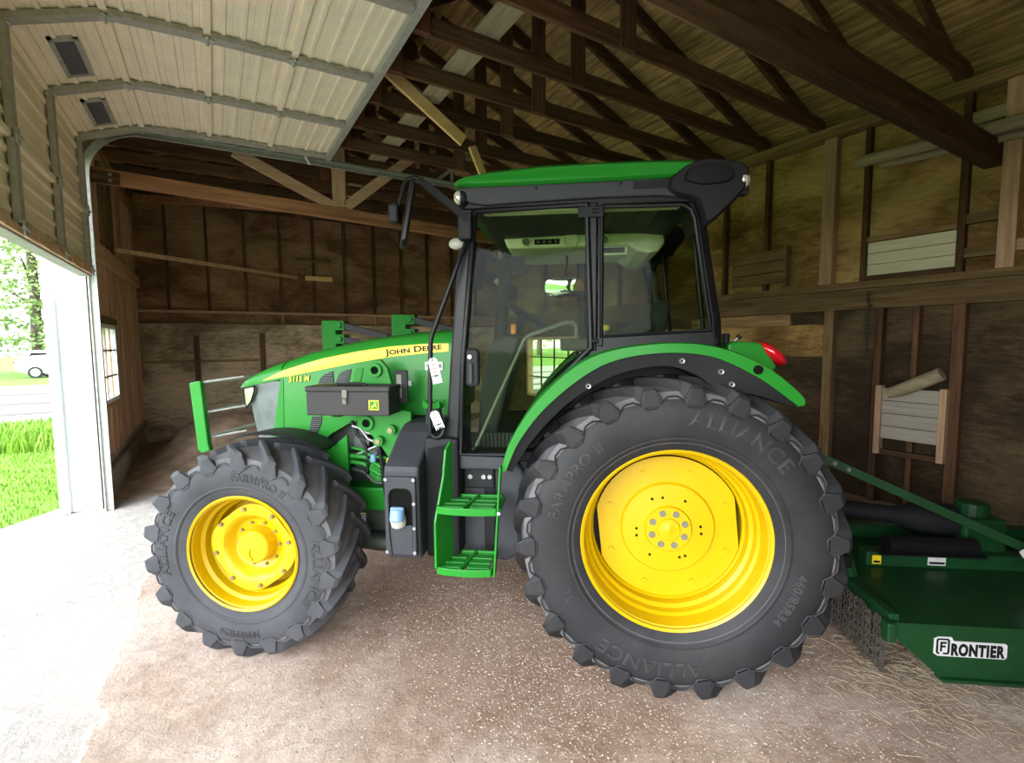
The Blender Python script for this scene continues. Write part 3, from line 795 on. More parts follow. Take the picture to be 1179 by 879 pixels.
# white door jamb outside and reveal
jm = MB(); jm.box(-1.42, -1.16, 6.66, 6.74, 0, 3.75); jm.box(-1.44, -1.36, 6.60, 6.74, 0, 3.75)
jm.build('trim_1', M['trim_white'], kind='structure', bevel=0.006)
jm = MB(); jm.box(-1.16, -1.08, 6.62, 6.74, 0, 3.75)
jm.build('trim_2', M['greyboard_y'], kind='structure', bevel=0.004)
# ------------------------------------------------------------ the tractor
TO = Vector((2.4746, 2.3326, 0.0)); TA = R(-37.85)
TRM = Matrix.Translation(TO) @ Matrix.Rotation(TA, 4, 'Z')     # local: +x rear, +y away from the camera, z up
T = thing('tractor', 'green farm tractor with yellow wheels and glazed cab parked in the middle of the shed', 'tractor', loc=TO, rz=TA)
def part(mb, name, m, parent=T, **k): return mb.build(name, M[m], parent, **k)
def smoothcurve(keys, x):
    if x <= keys[0][0]: return keys[0][1]
    for (a, va), (b, vb) in zip(keys, keys[1:]):
        if x <= b:
            t = (x - a) / (b - a); return va + (vb - va) * t
    return keys[-1][1]

def arc_text(mb, s, c, yf, r, phi, size, side, h=0.006, bold=0.002):
    geo = text_geo(s, size, bold, spacing=1.1)
    w = max(v[0] for v in geo[0])
    def fn(x, y, d):
        a = phi - (x - w / 2) / r
        rr = r + y
        return Vector((c[0] + rr * math.cos(a), yf(rr) + side * d, c[2] + rr * math.sin(a)))
    put_text(mb, geo, fn, h)

def tyre(c, Rr, hw, rim, nl, side, hl, name, texts, lead, phase, mt='rubber'):
    # side -1: outer face towards the camera. c = section centre
    mb = MB()
    rc = Rr - hl
    prof = [(-hw * 0.80, rim - 0.01), (-hw * 0.90, rim + 0.03), (-hw * 1.0, rim + (rc - rim) * 0.45), (-hw * 0.985, rim + (rc - rim) * 0.68), (-hw * 0.94, rc - 0.055), (-hw * 0.86, rc - 0.026), (-hw * 0.5, rc - 0.008), (0, rc)]
    prof = prof + [(-y, r) for y, r in prof[-2::-1]]
    mb.lathe(prof, c, 96)
    # bead rings
    for s in (-1, 1):
        mb.lathe([(s * hw * 0.93, rim + 0.045), (s * (hw * 0.93 + 0.006), rim + 0.052), (s * hw * 0.955, rim + 0.062)], c, 96)
    body = part(mb, name, mt, smooth=35)
    # chevron lugs, one mesh pattern moulded into the tread
    lm = MB()
    ce = 0.6 * hw
    for s in (-1, 1):
        for k in range(nl):
            th0 = 2 * math.pi * (k + (0.5 if s > 0 else 0)) / nl + phase
            st = []
            # (y fraction of hw, lead angle, base r, top r, half width base, half width top)
            for t in (0.0, 0.3, 0.62, 0.88):
                yy = -0.05 * hw + t * hw * 1.06
                st.append((s * yy, lead * (1 - t) ** 0.9, rc - 0.03 - 0.02 * t * t, Rr - 0.02 * t * t, 0.032 + 0.012 * t, 0.017 + 0.004 * t))
            st.append((s * hw * 0.965, 0.0, rc - 0.062, Rr - 0.028, 0.050, 0.027))
            st.append((s * hw * 1.015, -0.004, rc - 0.085, Rr - 0.046, 0.056, 0.031))
            secs = []
            for yy, la, rb, rt_, wb_, wt in st:
                a = th0 + la
                ring = []
                for (w, r) in ((-wb_, rb), (-wt, rt_), (wt, rt_), (wb_, rb)):
                    ang = a + w / Rr
                    ring.append(Vector((c[0] + r * math.cos(ang), c[1] + yy, c[2] + r * math.sin(ang))))
                secs.append(ring)
            lm.loft(secs)
            # buttress running down the sidewall from the lug end
            a = th0 - 0.004
            rg = []
            for (rr, w, yy) in ((Rr - 0.046, 0.031, 1.015), (Rr - 0.095, 0.058, 1.01), (Rr - 0.115, 0.062, 1.0)):
                rg.append([Vector((c[0] + rr * math.cos(a + i * w / Rr), c[1] + s * hw * (yy if abs(i) < 2 else 0.9), c[2] + rr * math.sin(a + i * w / Rr))) for i in (-1, 1)])
            lm.loft([[q[0], q[1], q[1] + Vector((0, -s * 0.02, 0)), q[0] + Vector((0, -s * 0.02, 0))] for q in rg])
    tb = MB(); tb.lathe([(y * 1.004, r + 0.0025) for y, r in prof if abs(y) < hw * 0.95], c, 96)
    part(tb, 'tread_band', 'tread_grey', body, smooth=35)
    # moulded rib joining the lug feet on the sidewall
    rb_ = MB()
    for s in (-1, 1):
        pts = []
        for k in range(nl):
            th0 = 2 * math.pi * (k + (0.5 if s > 0 else 0)) / nl + phase
            pw_ = 2 * math.pi / nl
            for f, r in ((-0.5, Rr - 0.085), (-0.40, Rr - 0.085), (-0.24, Rr - 0.105), (-0.12, Rr - 0.135), (0.12, Rr - 0.135), (0.24, Rr - 0.105), (0.40, Rr - 0.085)):
                pts.append(Vector((c[0] + r * math.cos(th0 + f * pw_), c[1] + s * hw * (0.985 if r > Rr - 0.12 else 0.992), c[2] + r * math.sin(th0 + f * pw_))))
        rb_.tube(pts + pts[:1], 0.0045, 5)
    part(rb_, 'sidewall_rib', mt, body, smooth=60)
    lug = part(lm, 'tread_lugs', mt, body, bevel=0.006, seg=2)
    if texts:
        def yf(rr):
            pr = prof[:6]
            for (y0, r0), (y1, r1) in zip(pr, pr[1:]):
                if r0 <= rr <= r1: return c[1] + side * abs(y0 + (y1 - y0) * (rr - r0) / (r1 - r0)) - side * 0.001
            return c[1] + side * hw
        for s_, phi, size, rr in texts:
            tm = MB(); arc_text(tm, s_, c, yf, rr, R(phi), size, side, 0.005)
            part(tm, 'sidewall_lettering', 'letter_rubber', body)
    return body

def rim_prof(y0, depth, r):
    return [(y0 + 0.004, r - 0.016), (y0 - 0.004, r - 0.004), (y0 + 0.004, r + 0.004), (y0 + 0.018, r), (y0 + 0.024, r - 0.020), (y0 + 0.10, r - 0.028), (y0 + 0.115, r - 0.040), (y0 + 0.15, r - 0.044),
            (y0 + 0.165, r - 0.06), (y0 + 0.205, r - 0.064), (y0 + 0.22, r - 0.075), (y0 + depth - 0.10, r - 0.075), (y0 + depth - 0.08, r - 0.03), (y0 + depth - 0.02, r - 0.02), (y0 + depth, r + 0.003)]

# rear wheels
RC = (0.0, -0.795, 0.772)
RT = [('ALLIANCE', 62, 0.10, 0.585), ('FARMPRO II', 148, 0.075, 0.575), ('ALLIANCE', 258, 0.10, 0.585), ('460/85R34', 335, 0.055, 0.56), ('TL', 207, 0.06, 0.56)]
tyre(RC, 0.805, 0.252, 0.462, 22, -1, 0.042, 'rear_tyre', RT, 0.30, 0.05)
def rear_rim(yo, s, par):
    m = MB(); m.lathe([(s * -(y + 1.0) , r) for y, r in rim_prof(-1.0, 0.42, 0.457)], (0, yo, RC[2]), 96)
    rim = part(m, 'wheel_rim', 'yellow', par, smooth=30)
    cl_ = MB(); cl_.cyl((0, yo + s * -0.30, RC[2]), (0, yo + s * -0.32, RC[2]), 0.384, n=48); part(cl_, 'gap_shade_disc', 'black', par)  # black disc added behind the wheel disc to darken its side gaps
    d = MB()
    # dished disc with clipped sides
    rings = []
    prof = [(0.02, -0.045), (0.055, -0.045), (0.060, -0.035), (0.115, -0.035), (0.122, -0.022), (0.20, -0.018), (0.232, -0.016), (0.242, 0.0), (0.378, 0.004)]
    n = 96
    for r, off in prof:
        rg = []
        for k in range(n):
            t = 2 * math.pi * k / n
            rr = r
            if r > 0.3:
                for ax in (0, 180, 90, 270, ):
                    dd = 0.352 if ax in (0, 180) else 0.385
                    cs = math.cos(t - R(ax + 6))
                    if cs > 0.2: rr = min(rr, dd / cs)
                rr = min(rr, 0.376)
                if r == 0.335: pass
            rg.append(Vector((rr * math.cos(t), off, rr * math.sin(t))))
        rings.append(rg)
    edge = [Vector((v.x, 0.016, v.z)) for v in rings[-1]]
    back = [Vector((v.x * 0.1, 0.03, v.z * 0.1)) for v in rings[-1]]
    d.loft([[Vector((v.x * 0.01, -0.055, v.z * 0.01)) for v in rings[0]]] + rings + [edge, back])
    d.xf(Matrix.Translation((0, yo + s * -0.205, RC[2])) @ Matrix.Scale(-s, 4, (0, 1, 0)))
    disc = part(d, 'wheel_disc', 'yellow', par, smooth=30)
    return disc, (lambda x, off, z: Vector((x, yo + s * -0.205 + off * -s, RC[2] + z)))
tyr = [o for o in T.children if o.name.startswith('rear_tyre')][0]
disc, DP = rear_rim(-1.0, -1, tyr)
for k in range(8):
    a = R(k * 45 + 20)
    hb = MB(); p = DP(0.088 * math.cos(a), -0.036, 0.088 * math.sin(a)); hb.cyl(p + Vector((0, -0.004, 0)), p + Vector((0, 0.004, 0)), 0.0165, n=16)
    bolt = hb.build('bolt_recess', M['boltgrey'], disc, smooth=40)
sl_ = MB()
for a, r in ((100, 0.165), (118, 0.175), (60, 0.170), (5, 0.165), (-8, 0.17), (-68, 0.165), (-58, 0.17), (182, 0.16), (195, 0.165), (238, 0.17)):
    p = DP(r * math.cos(R(a)), -0.0205, r * math.sin(R(a))); sl_.box(p.x - 0.006, p.x + 0.006, p.y - 0.002, p.y + 0.003, p.z - 0.006, p.z + 0.006)
sl_.build('slot_hole', M['hole'], disc)
for k in range(8):
    a = R(k * 45 + 24)
    bb = MB(); p = DP(0.315 * math.cos(a), 0.003, 0.315 * math.sin(a)); bb.cyl(p + Vector((0, -0.012, 0)), p, 0.014, n=6)
    bb.build('rim_bolt', M['yellow'], disc)
far = tyre((0, 0.795, 0.772), 0.805, 0.252, 0.462, 22, 1, 0.042, 'rear_tyre', None, 0.30, 0.12)
rear_rim(1.0, 1, far)

# front wheels
FC = (-2.305, -0.765, 0.590)
FT = [('FARMPRO II', 72, 0.055, 0.425), ('ALLIANCE', 350, 0.075, 0.43), ('ALLIANCE', 172, 0.075, 0.43), ('380/85R24', 268, 0.048, 0.43)]
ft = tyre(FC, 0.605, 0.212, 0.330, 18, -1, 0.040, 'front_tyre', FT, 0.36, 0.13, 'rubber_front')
def front_rim(yo, s, par):
    pr = [(0.004, -0.014), (-0.004, -0.004), (0.004, 0.004), (0.016, 0.0), (0.022, -0.018), (0.075, -0.024), (0.09, -0.04), (0.13, -0.046), (0.145, -0.06), (0.26, -0.06), (0.28, -0.02), (0.34, 0.0)]
    m = MB(); m.lathe([(-s * y, 0.327 + r) for y, r in pr], (FC[0], yo, FC[2]), 80)
    part(m, 'wheel_rim', 'yellow', par, smooth=30)
    cl_ = MB(); cl_.cyl((FC[0], yo - s * 0.235, FC[2]), (FC[0], yo - s * 0.25, FC[2]), 0.268, n=48); part(cl_, 'rim_web', 'yellow', par)
    rings = []
    n = 96
    for r, off in ((0.05, 0.075), (0.13, 0.075), (0.145, 0.065), (0.165, 0.03), (0.185, 0.006), (0.20, 0.0), (0.243, 0.0)):
        rg = []
        for k in range(n):
            t = 2 * math.pi * k / n; rr = r
            if r > 0.19:
                rr = r * (1 + (0.055 if r > 0.23 else 0.02) * math.cos(4 * t + 0.6) )
            rg.append(Vector((rr * math.cos(t), off, rr * math.sin(t))))
        rings.append(rg)
    rings.append([Vector((v.x, 0.014, v.z)) for v in rings[-1]])
    rings.append([Vector((v.x * 0.72, 0.05, v.z * 0.72)) for v in rings[-1]])
    rings.append([Vector((v.x * 0.15, 0.10, v.z * 0.15)) for v in rings[-1]])
    d = MB(); d.loft(rings)
    d.xf(Matrix.Translation((FC[0], yo - s * 0.10, FC[2])) @ Matrix.Scale(-s, 4, (0, 1, 0)))
    disc = part(d, 'wheel_disc', 'yellow', par, smooth=30)
    P = lambda x, off, z: Vector((FC[0] + x, yo - s * 0.10 - s * off, FC[2] + z))
    h = MB()
    h.loft([[P(r * math.cos(2 * math.pi * k / 48), o, r * math.sin(2 * math.pi * k / 48)) for k in range(48)] for r, o in ((0.105, 0.08), (0.098, 0.02), (0.094, 0.004), (0.086, -0.004), (0.02, -0.005))])
    hub = part(h, 'hub_cap', 'yellow', disc, smooth=30)
    b = MB(); p = P(-0.012, -0.006, -0.068); b.cyl(p - Vector((0, 0.006, 0)), p + Vector((0, 0.004, 0)), 0.012, n=10); b.tube([P(-0.012, -0.008, -0.068), P(-0.022, -0.008, -0.03), P(-0.012, -0.008, -0.012)], 0.004, 6)
    b.build('drain_plug', M['yellow'], hub, smooth=40)
    for k in range(8):
        a = R(k * 45 + 10)
        p = P(0.225 * math.cos(a), 0.0, 0.225 * math.sin(a)); q = MB(); q.cyl(p, p + Vector((0, s * 0.014, 0)), 0.012, n=6); q.build('rim_bolt', M['chrome'], disc)
    for k in range(10):
        a = R(k * 36)
        p = P(0.128 * math.cos(a), 0.072, 0.128 * math.sin(a)); q = MB(); q.cyl(p, p + Vector((0, s * 0.02, 0)), 0.009, n=6); q.build('hub_bolt', M['chrome'], disc)
front_rim(-0.952, -1, ft)
f2 = tyre((FC[0], 0.765, FC[2]), 0.605, 0.212, 0.330, 18, 1, 0.040, 'front_tyre', None, 0.36, 0.2)
front_rim(0.952, 1, f2)

# front mudguards (black, over the inner half of each front tyre)
for s in (-1, 1):
    fm = MB()
    cc = (FC[0], 0, FC[2])
    secs = []
    for k in range(13):
        a = R(108 - k * 4.2)
        ring = []
        for (yy, rr) in ((0.50, 0.625), (0.74, 0.635), (0.76, 0.622), (0.74, 0.624), (0.50, 0.613)):
            ring.append(Vector((cc[0] + rr * math.cos(a), s * yy * 0.93, cc[2] + rr * math.sin(a))))
        secs.append(ring)
    fm.loft(secs)
    part(fm, 'front_mudguard', 'black', smooth=30)
    sp = MB(); sp.tube([(FC[0] + 0.1, s * 0.5, FC[2] + 0.6), (FC[0] + 0.1, s * 0.45, 0.8), (FC[0] + 0.05, s * 0.45, 0.62)], 0.02, 8)
    part(sp, 'mudguard_stay', 'black')

# axle, frame, engine
ax = MB()
ax.tube([(FC[0], -0.62, FC[2]), (FC[0], -0.40, FC[2]), (FC[0], 0.0, FC[2] - 0.02), (FC[0], 0.40, FC[2]), (FC[0], 0.62, FC[2])], 0.1, 14, [0.13, 0.085, 0.12, 0.085, 0.13])
part(ax, 'front_axle', 'green', smooth=40)
fm = MB(); fm.prism([(-2.62, 0.62), (-2.62, 1.05), (-2.05, 1.05), (-2.05, 0.82), (-1.2, 0.82), (-1.2, 0.67), (-2.0, 0.67), (-2.3, 0.62)], 'y', -0.42, 0.42)
part(fm, 'frame_rail', 'green', bevel=0.012)
pnl = MB(); pnl.prism([(-2.10, 0.90), (-2.10, 1.02), (-1.905, 1.17), (-1.905, 0.84), (-2.0, 0.80)], 'y', -0.46, -0.43)
part(pnl, 'frame_side_plate', 'green', bevel=0.004)
en = MB()
en.box(-2.3, -1.25, -0.26, 0.26, 0.74, 1.40)
en.box(-1.88, -1.5, -0.33, -0.26, 0.86, 1.22)
part(en, 'engine_block', 'engine', bevel=0.015)
gr = MB(); gr.box(-1.25, 0.25, -0.30, 0.30, 0.50, 1.05); gr.box(-0.35, 0.30, -0.52, 0.52, 0.56, 0.98)
gr.tube([(0, -0.74, RC[2]), (0, -0.5, RC[2]), (0, 0.5, RC[2]), (0, 0.74, RC[2])], 0.14, 14)
part(gr, 'gearbox_housing', 'green', bevel=0.02)
un = MB(); un.box(-1.85, -1.2, -0.36, 0.30, 0.50, 0.66); un.tube([(-2.2, 0, 0.55), (-1.2, 0, 0.55)], 0.05, 10)
part(un, 'oil_pan', 'engine', bevel=0.02)
wt = MB(); wt.tube([(-1.93, -0.38, 0.47), (-1.7, -0.38, 0.45), (-1.48, -0.36, 0.44)], 0.06, 12)
part(wt, 'steering_cylinder', 'engine', smooth=40)
for i, (pts, r, m) in enumerate([
    ([(-1.93, -0.42, 1.03), (-1.80, -0.42, 1.02), (-1.70, -0.43, 0.96), (-1.60, -0.43, 0.94), (-1.48, -0.43, 0.84)], 0.017, 'green'),
    ([(-1.93, -0.41, 0.99), (-1.82, -0.41, 0.975), (-1.72, -0.42, 0.91), (-1.62, -0.42, 0.89), (-1.5, -0.42, 0.80)], 0.017, 'green'),
    ([(-1.86, -0.40, 1.30), (-1.80, -0.42, 1.18), (-1.72, -0.43, 1.17), (-1.60, -0.43, 1.16)], 0.010, 'steel'),
    ([(-1.80, -0.40, 1.32), (-1.74, -0.42, 1.23), (-1.64, -0.43, 1.22)], 0.010, 'steel'),
    ([(-1.90, -0.41, 1.02), (-1.74, -0.43, 1.09), (-1.66, -0.42, 1.12)], 0.008, 'steel'),
    ([(-1.72, -0.44, 1.20), (-1.69, -0.46, 1.05), (-1.675, -0.46, 0.88), (-1.65, -0.47, 0.74)], 0.011, 'black'),
    ([(-1.90, -0.40, 1.25), (-1.85, -0.42, 1.16), (-1.75, -0.42, 1.13)], 0.012, 'black'),
    ([(-1.70, -0.40, 1.28), (-1.66, -0.43, 1.10), (-1.60, -0.43, 0.98)], 0.013, 'black'),
    ([(-1.55, -0.42, 1.28), (-1.54, -0.44, 1.10), (-1.50, -0.44, 0.98)], 0.011, 'black'),
    ([(-1.89, -0.41, 1.22), (-1.83, -0.43, 1.21), (-1.78, -0.43, 1.14), (-1.70, -0.43, 1.11), (-1.60, -0.43, 1.12)], 0.009, 'steel'),
    ([(-1.86, -0.41, 1.17), (-1.80, -0.43, 1.10), (-1.78, -0.43, 1.00), (-1.80, -0.43, 0.90)], 0.012, 'black'),
    ([(-1.90, -0.41, 1.08), (-1.82, -0.43, 1.07), (-1.76, -0.43, 1.03), (-1.66, -0.43, 1.02)], 0.010, 'green'),
    ([(-1.78, -0.41, 1.27), (-1.75, -0.43, 1.18), (-1.66, -0.43, 1.10), (-1.64, -0.43, 0.98)], 0.008, 'black'),
    ([(-1.90, -0.41, 0.94), (-1.82, -0.43, 0.93), (-1.74, -0.43, 0.86), (-1.64, -0.43, 0.85)], 0.012, 'engine'),
]):
    t_ = MB(); t_.tube(pts, r, 8); part(t_, 'engine_hose' if m == 'black' else 'engine_pipe', m, smooth=60)
for x, z, r, m in ((-1.83, 1.12, 0.055, 'engine'), (-1.74, 1.05, 0.045, 'engine'), (-1.84, 0.93, 0.05, 'black'), (-1.62, 1.08, 0.05, 'engine'), (-1.72, 0.90, 0.035, 'galv')):
    q = MB(); q.cyl((x, -0.42, z), (x, -0.33, z), r, r * 0.9, 14); q.cyl((x, -0.43, z), (x, -0.42, z), r * 0.5, n=10); part(q, 'engine_fitting', m, smooth=40, bevel=0.004)
fc = MB(); fc.box(-1.78, -1.69, -0.43, -0.34, 0.86, 0.98); part(fc, 'filter_housing', 'green', bevel=0.01)
fs = MB(); fs.cyl((-1.745, -0.44, 1.0), (-1.745, -0.44, 1.045), 0.018, n=12); part(fs, 'sight_bowl', 'blue', smooth=40)
yc = MB(); yc.cyl((-1.60, -0.47, 1.0), (-1.60, -0.47, 1.035), 0.05, 0.04, 14); yc.cyl((-1.60, -0.47, 0.92), (-1.60, -0.47, 1.0), 0.02, n=10); part(yc, 'oil_filler_cap', 'knob_yel', smooth=40, bevel=0.006)
for x, z in ((-2.03, 0.91), (-2.035, 0.855)):
    q = MB(); q.cyl((x, -0.50, z), (x, -0.44, z), 0.028, n=6); part(q, 'frame_bolt', 'steel')

# bonnet
TOPZ = [(-2.76, 1.462), (-2.73, 1.497), (-2.66, 1.535), (-2.535, 1.590), (-2.40, 1.635), (-2.227, 1.690), (-2.0, 1.74), (-1.811, 1.775), (-1.5, 1.81), (-1.243, 1.828)]
HW = [(-2.76, 0.25), (-2.70, 0.29), (-2.55, 0.325), (-2.40, 0.345), (-2.2, 0.36), (-1.2, 0.365)]
BOT = [(-2.76, 1.445), (-2.60, 1.475), (-2.42, 1.512), (-2.405, 1.512)]
BOT2 = [(-2.478, 1.132), (-2.40, 1.12), (-2.313, 1.108), (-2.19, 1.02), (-2.165, 1.03), (-2.132, 1.088), (-2.07, 1.152), (-1.936, 1.228), (-1.787, 1.268), (-1.537, 1.288), (-1.24, 1.29)]
def bsec(x, zb, lift=0.0, top=None):
    w = smoothcurve(HW, x) + lift; zt = smoothcurve(TOPZ, x) + lift
    rr = min(0.10, (zt - zb) * 0.7)
    pts = [(-w, zb)]
    for k in range(7):
        a = math.pi - (math.pi / 2) * k / 6
        pts.append((-w + rr * 1.3 + rr * 1.3 * math.cos(a), zt - rr + rr * math.sin(a)))
    pts.append((-w * 0.3, zt + 0.012)); pts.append((0, zt + 0.016))
    pts = pts + [(-a, b) for a, b in pts[-2::-1]]
    return [Vector((x, a, b)) for a, b in pts]
hb = MB()
secs = []
xs = [-2.745 + 0.02 * k for k in range(17)] 
cap = [bsec(x, smoothcurve(BOT, x)) for x in (-2.76, -2.73, -2.69, -2.64, -2.58, -2.52, -2.46, -2.405)]
hb.loft(cap)
body = []
for x in [-2.405] + [-2.39 + 0.025 * k for k in range(47)]:
    if x > -1.24: break
    body.append(bsec(x, smoothcurve(BOT2, x)))
hb.loft(body)
bonnet = part(hb, 'bonnet', 'green', smooth=35)
# slanted front edge of the green side panel
for s in (-1, 1):
    q = MB(); q.prism([(-2.404, 1.52), (-2.478, 1.132), (-2.40, 1.115), (-2.385, 1.52)], 'y', s * 0.33, s * 0.349)
    part(q, 'bonnet_edge', 'green', bonnet)
# grey grille screens and nose
gm = MB()
def gsec(z, x0):
    w0 = smoothcurve(HW, x0)
    pts = [(-2.40, -0.335), (x0 + 0.12, -0.315), (x0 + 0.03, -0.27), (x0, -0.20), (x0 - 0.008, 0.0)]
    pts = pts + [(a, -b) for a, b in pts[-2::-1]]
    return [Vector((a, b, z)) for a, b in pts]
gm.loft([gsec(1.10, -2.66), gsec(1.25, -2.69), gsec(1.40, -2.715), gsec(1.50, -2.70)])
grl = part(gm, 'grille_screen', 'grille', smooth=30)
for s in (-1, 1):
    h = MB()
    pts = [(-2.735, 1.447), (-2.60, 1.470), (-2.605, 1.43), (-2.645, 1.365), (-2.70, 1.315), (-2.722, 1.32)]
    def yy(x): return 0.235 + (x + 2.735) * 0.55
    h.loft([[Vector((x, s * (yy(x) + 0.03), z)) for x, z in pts], [Vector((x, s * (yy(x) - 0.05), z)) for x, z in pts]])
    hl = part(h, 'headlight', 'lens', bevel=0.006)
    hr = MB(); hr.loft([[Vector((x * 0.97 - 0.08, s * (yy(x) + 0.02), 1.40 + (z - 1.40) * 0.86)) for x, z in pts], [Vector((x * 0.97 - 0.08, s * (yy(x) - 0.045), 1.40 + (z - 1.40) * 0.86)) for x, z in pts]])
    part(hr, 'reflector', 'headrefl', hl)
    rimq = MB(); rimq.tube([Vector((x, s * (yy(x) + 0.03), z)) for x, z in pts + pts[:1]], 0.006, 6); part(rimq, 'headlight_bezel', 'black', hl)

# yellow stripe with lettering, model figures, vents
ST = [(-2.545, 1.503, 1.504), (-2.407, 1.527, 1.567), (-2.285, 1.545, 1.601), (-2.104, 1.580, 1.651), (-1.868, 1.624, 1.695), (-1.636, 1.661, 1.727), (-1.409, 1.682, 1.742), (-1.262, 1.692, 1.742)]
def side_y(x, z, lift=0.0):
    w = smoothcurve(HW, x); zt = smoothcurve(TOPZ, x); rr = 0.10
    d = z - (zt - rr)
    if d <= 0: return -w - lift
    dd = min(d / rr, 0.999)
    return -w + rr * 1.3 * (1 - math.sqrt(1 - dd * dd)) - lift
sm = MB()
top, bot = [], []
N_ = 48
for k in range(N_ + 1):
    x = -2.545 + (2.545 - 1.262) * k / N_
    zb = smoothcurve([(a, b) for a, b, c in ST], x); zt = smoothcurve([(a, c) for a, b, c in ST], x)
    sm_row = []
    for j in range(5):
        z = zb + (zt - zb) * j / 4
        sm_row.append(Vector((x, side_y(x, z, 0.004), z)))
    top.append(sm_row)
sm.loft(top, closed=False)
stripe = part(sm, 'side_stripe', 'stripe', smooth=60)
def bonnet_text(s, x0, z0, x1, z1, size, mname, par, bold=0.0, shear=0.0, caps=False, lift=0.005, sx=1.0, spacing=1.0):
    geo = text_geo(s, size, bold, caps, shear, sx=sx, spacing=spacing)
    wd = max(v[0] for v in geo[0]); L = math.hypot(x1 - x0, z1 - z0); k = L / wd; dx, dz = (x1 - x0) / L, (z1 - z0) / L
    mb = MB()
    def fn(x, y, d):
        X = x0 + dx * x * k - dz * y; Z = z0 + dz * x * k + dx * y
        return Vector((X, side_y(X, Z, lift) - d, Z))
    put_text(mb, geo, fn, 0.002)
    return part(mb, 'lettering', mname, par)
bonnet_text('John Deere', -1.668, 1.672, -1.305, 1.708, 0.052, 'ink', stripe, 0.001, caps=True)
bonnet_text('5115 M', -2.346, 1.497, -2.188, 1.508, 0.050, 'ink', bonnet, 0.0024, shear=0.25, lift=0.003, spacing=1.12)
bonnet_text('5115 M', -2.345, 1.497, -2.190, 1.508, 0.050, 'stripe', bonnet, 0.0012, shear=0.25, lift=0.0045, spacing=1.12)
def vent(pts, nlv):
    v = MB()
    v.loft([[Vector((x, side_y(x, z, 0.004), z)) for x, z in pts], [Vector((x, side_y(x, z, -0.01), z)) for x, z in pts]])
    o = part(v, 'side_vent', 'ink', bonnet)
    zs = [p[1] for p in pts]; xs_ = [p[0] for p in pts]
    w = MB()
    for k in range(nlv):
        z = min(zs) + (max(zs) - min(zs)) * (k + 0.5) / nlv
        # clip to polygon extents at this height
        cut = []
        for (a, b), (c, d) in zip(pts, pts[1:] + pts[:1]):
            if (b - z) * (d - z) < 0: cut.append(a + (c - a) * (z - b) / (d - b))
        if len(cut) >= 2: w.box(min(cut), max(cut), side_y(-2.0, 1.5, 0.0065), side_y(-2.0, 1.5, 0.002), z - 0.002, z + 0.002)
    part(w, 'vent_mesh', 'grille', o)
vent([(-2.140, 1.462), (-2.125, 1.515), (-2.095, 1.545), (-2.030, 1.572), (-2.028, 1.50), (-2.045, 1.462)], 9)
vent([(-2.020, 1.490), (-1.99, 1.548), (-1.955, 1.572), (-1.905, 1.585), (-1.925, 1.50), (-1.94, 1.482)], 9)
vent([(-2.215, 1.115), (-2.205, 1.20), (-2.190, 1.268), (-2.120, 1.278), (-2.122, 1.23), (-2.165, 1.14)], 12)
for pts in ([(-1.90, 1.50), (-1.885, 1.58), (-1.82, 1.595), (-1.845, 1.50)],):
    q = MB(); q.loft([[Vector((x, side_y(x, z, 0.005), z)) for x, z in pts], [Vector((x, side_y(x, z, -0.01), z)) for x, z in pts]]); part(q, 'bonnet_scoop', 'green', bonnet, bevel=0.004)

# grille guard in front of the nose
for s in (1, -1):
    gg = MB(); gg.prism([(-2.965, 1.50), (-2.885, 1.515), (-2.855, 1.10), (-2.845, 1.055), (-2.905, 1.035), (-2.93, 1.06)], 'y', s * 0.43, s * 0.47)
    guard = part(gg, 'guard_post', 'green', bevel=0.008)
gr_ = MB()
for z in (1.50, 1.30, 1.13):
    for s in (-1, 1):
        gr_.tube([(-2.90, s * 0.45, z), (-2.70, s * 0.30, z + 0.03)], 0.007, 6)
    gr_.tube([(-2.90, -0.45, z), (-2.93, 0, z), (-2.90, 0.45, z)], 0.010, 8)
part(gr_, 'guard_rods', 'galv', guard, smooth=50)

# loader mounting bracket with eyes
def eye_plate(pts, y0, y1, nm='loader_bracket'):
    q = MB(); q.prism(pts, 'y', y0, y1); return part(q, nm, 'green', bevel=0.006)
bp = eye_plate([(-1.745, 1.50), (-1.745, 1.60), (-1.695, 1.648), (-1.64, 1.648), (-1.60, 1.60), (-1.575, 1.50), (-1.575, 1.35), (-1.46, 1.335), (-1.455, 1.09), (-1.50, 1.05), (-1.60, 1.04), (-1.655, 1.12), (-1.725, 1.20), (-1.80, 1.235), (-1.80, 1.30), (-1.75, 1.33)], -0.54, -0.50)
for x, z, r in ((-1.672, 1.585, 0.030), (-1.70, 1.45, 0.022), (-1.735, 1.262, 0.032)):
    q = MB(); q.lathe([(0.0, r * 0.75), (0.0, r * 1.45), (0.02, r * 1.45), (0.02, r * 0.75)], (x, -0.56, z), 28, closed=True); part(q, 'pin_eye', 'green', bp, smooth=40, bevel=0.003)
    q = MB(); q.cyl((x, -0.546, z), (x, -0.541, z), r * 0.78, n=20); part(q, 'pin_bore', 'hole', bp)
for x, z in ((-1.575, 1.226), (-1.654, 1.158)):
    q = MB(); q.cyl((x, -0.585, z), (x, -0.54, z), 0.030, n=20); b = part(q, 'bracket_boss', 'green', bp, smooth=40)
    q = MB(); q.cyl((x, -0.594, z), (x, -0.585, z), 0.018, n=6); part(q, 'bolt_head', 'chrome', b)
q = MB(); q.box(-1.60, -1.44, -0.52, -0.36, 1.04, 1.20); part(q, 'bracket_arm', 'green', bp, bevel=0.01)
q = MB(); q.box(-1.545, -1.47, -0.56, -0.54, 1.39, 1.585); lp_ = part(q, 'warning_plate', 'black', bp, bevel=0.004)
q = MB(); q.box(-1.535, -1.505, -0.563, -0.56, 1.42, 1.56); part(q, 'plate_decal', 'creamdk', lp_)
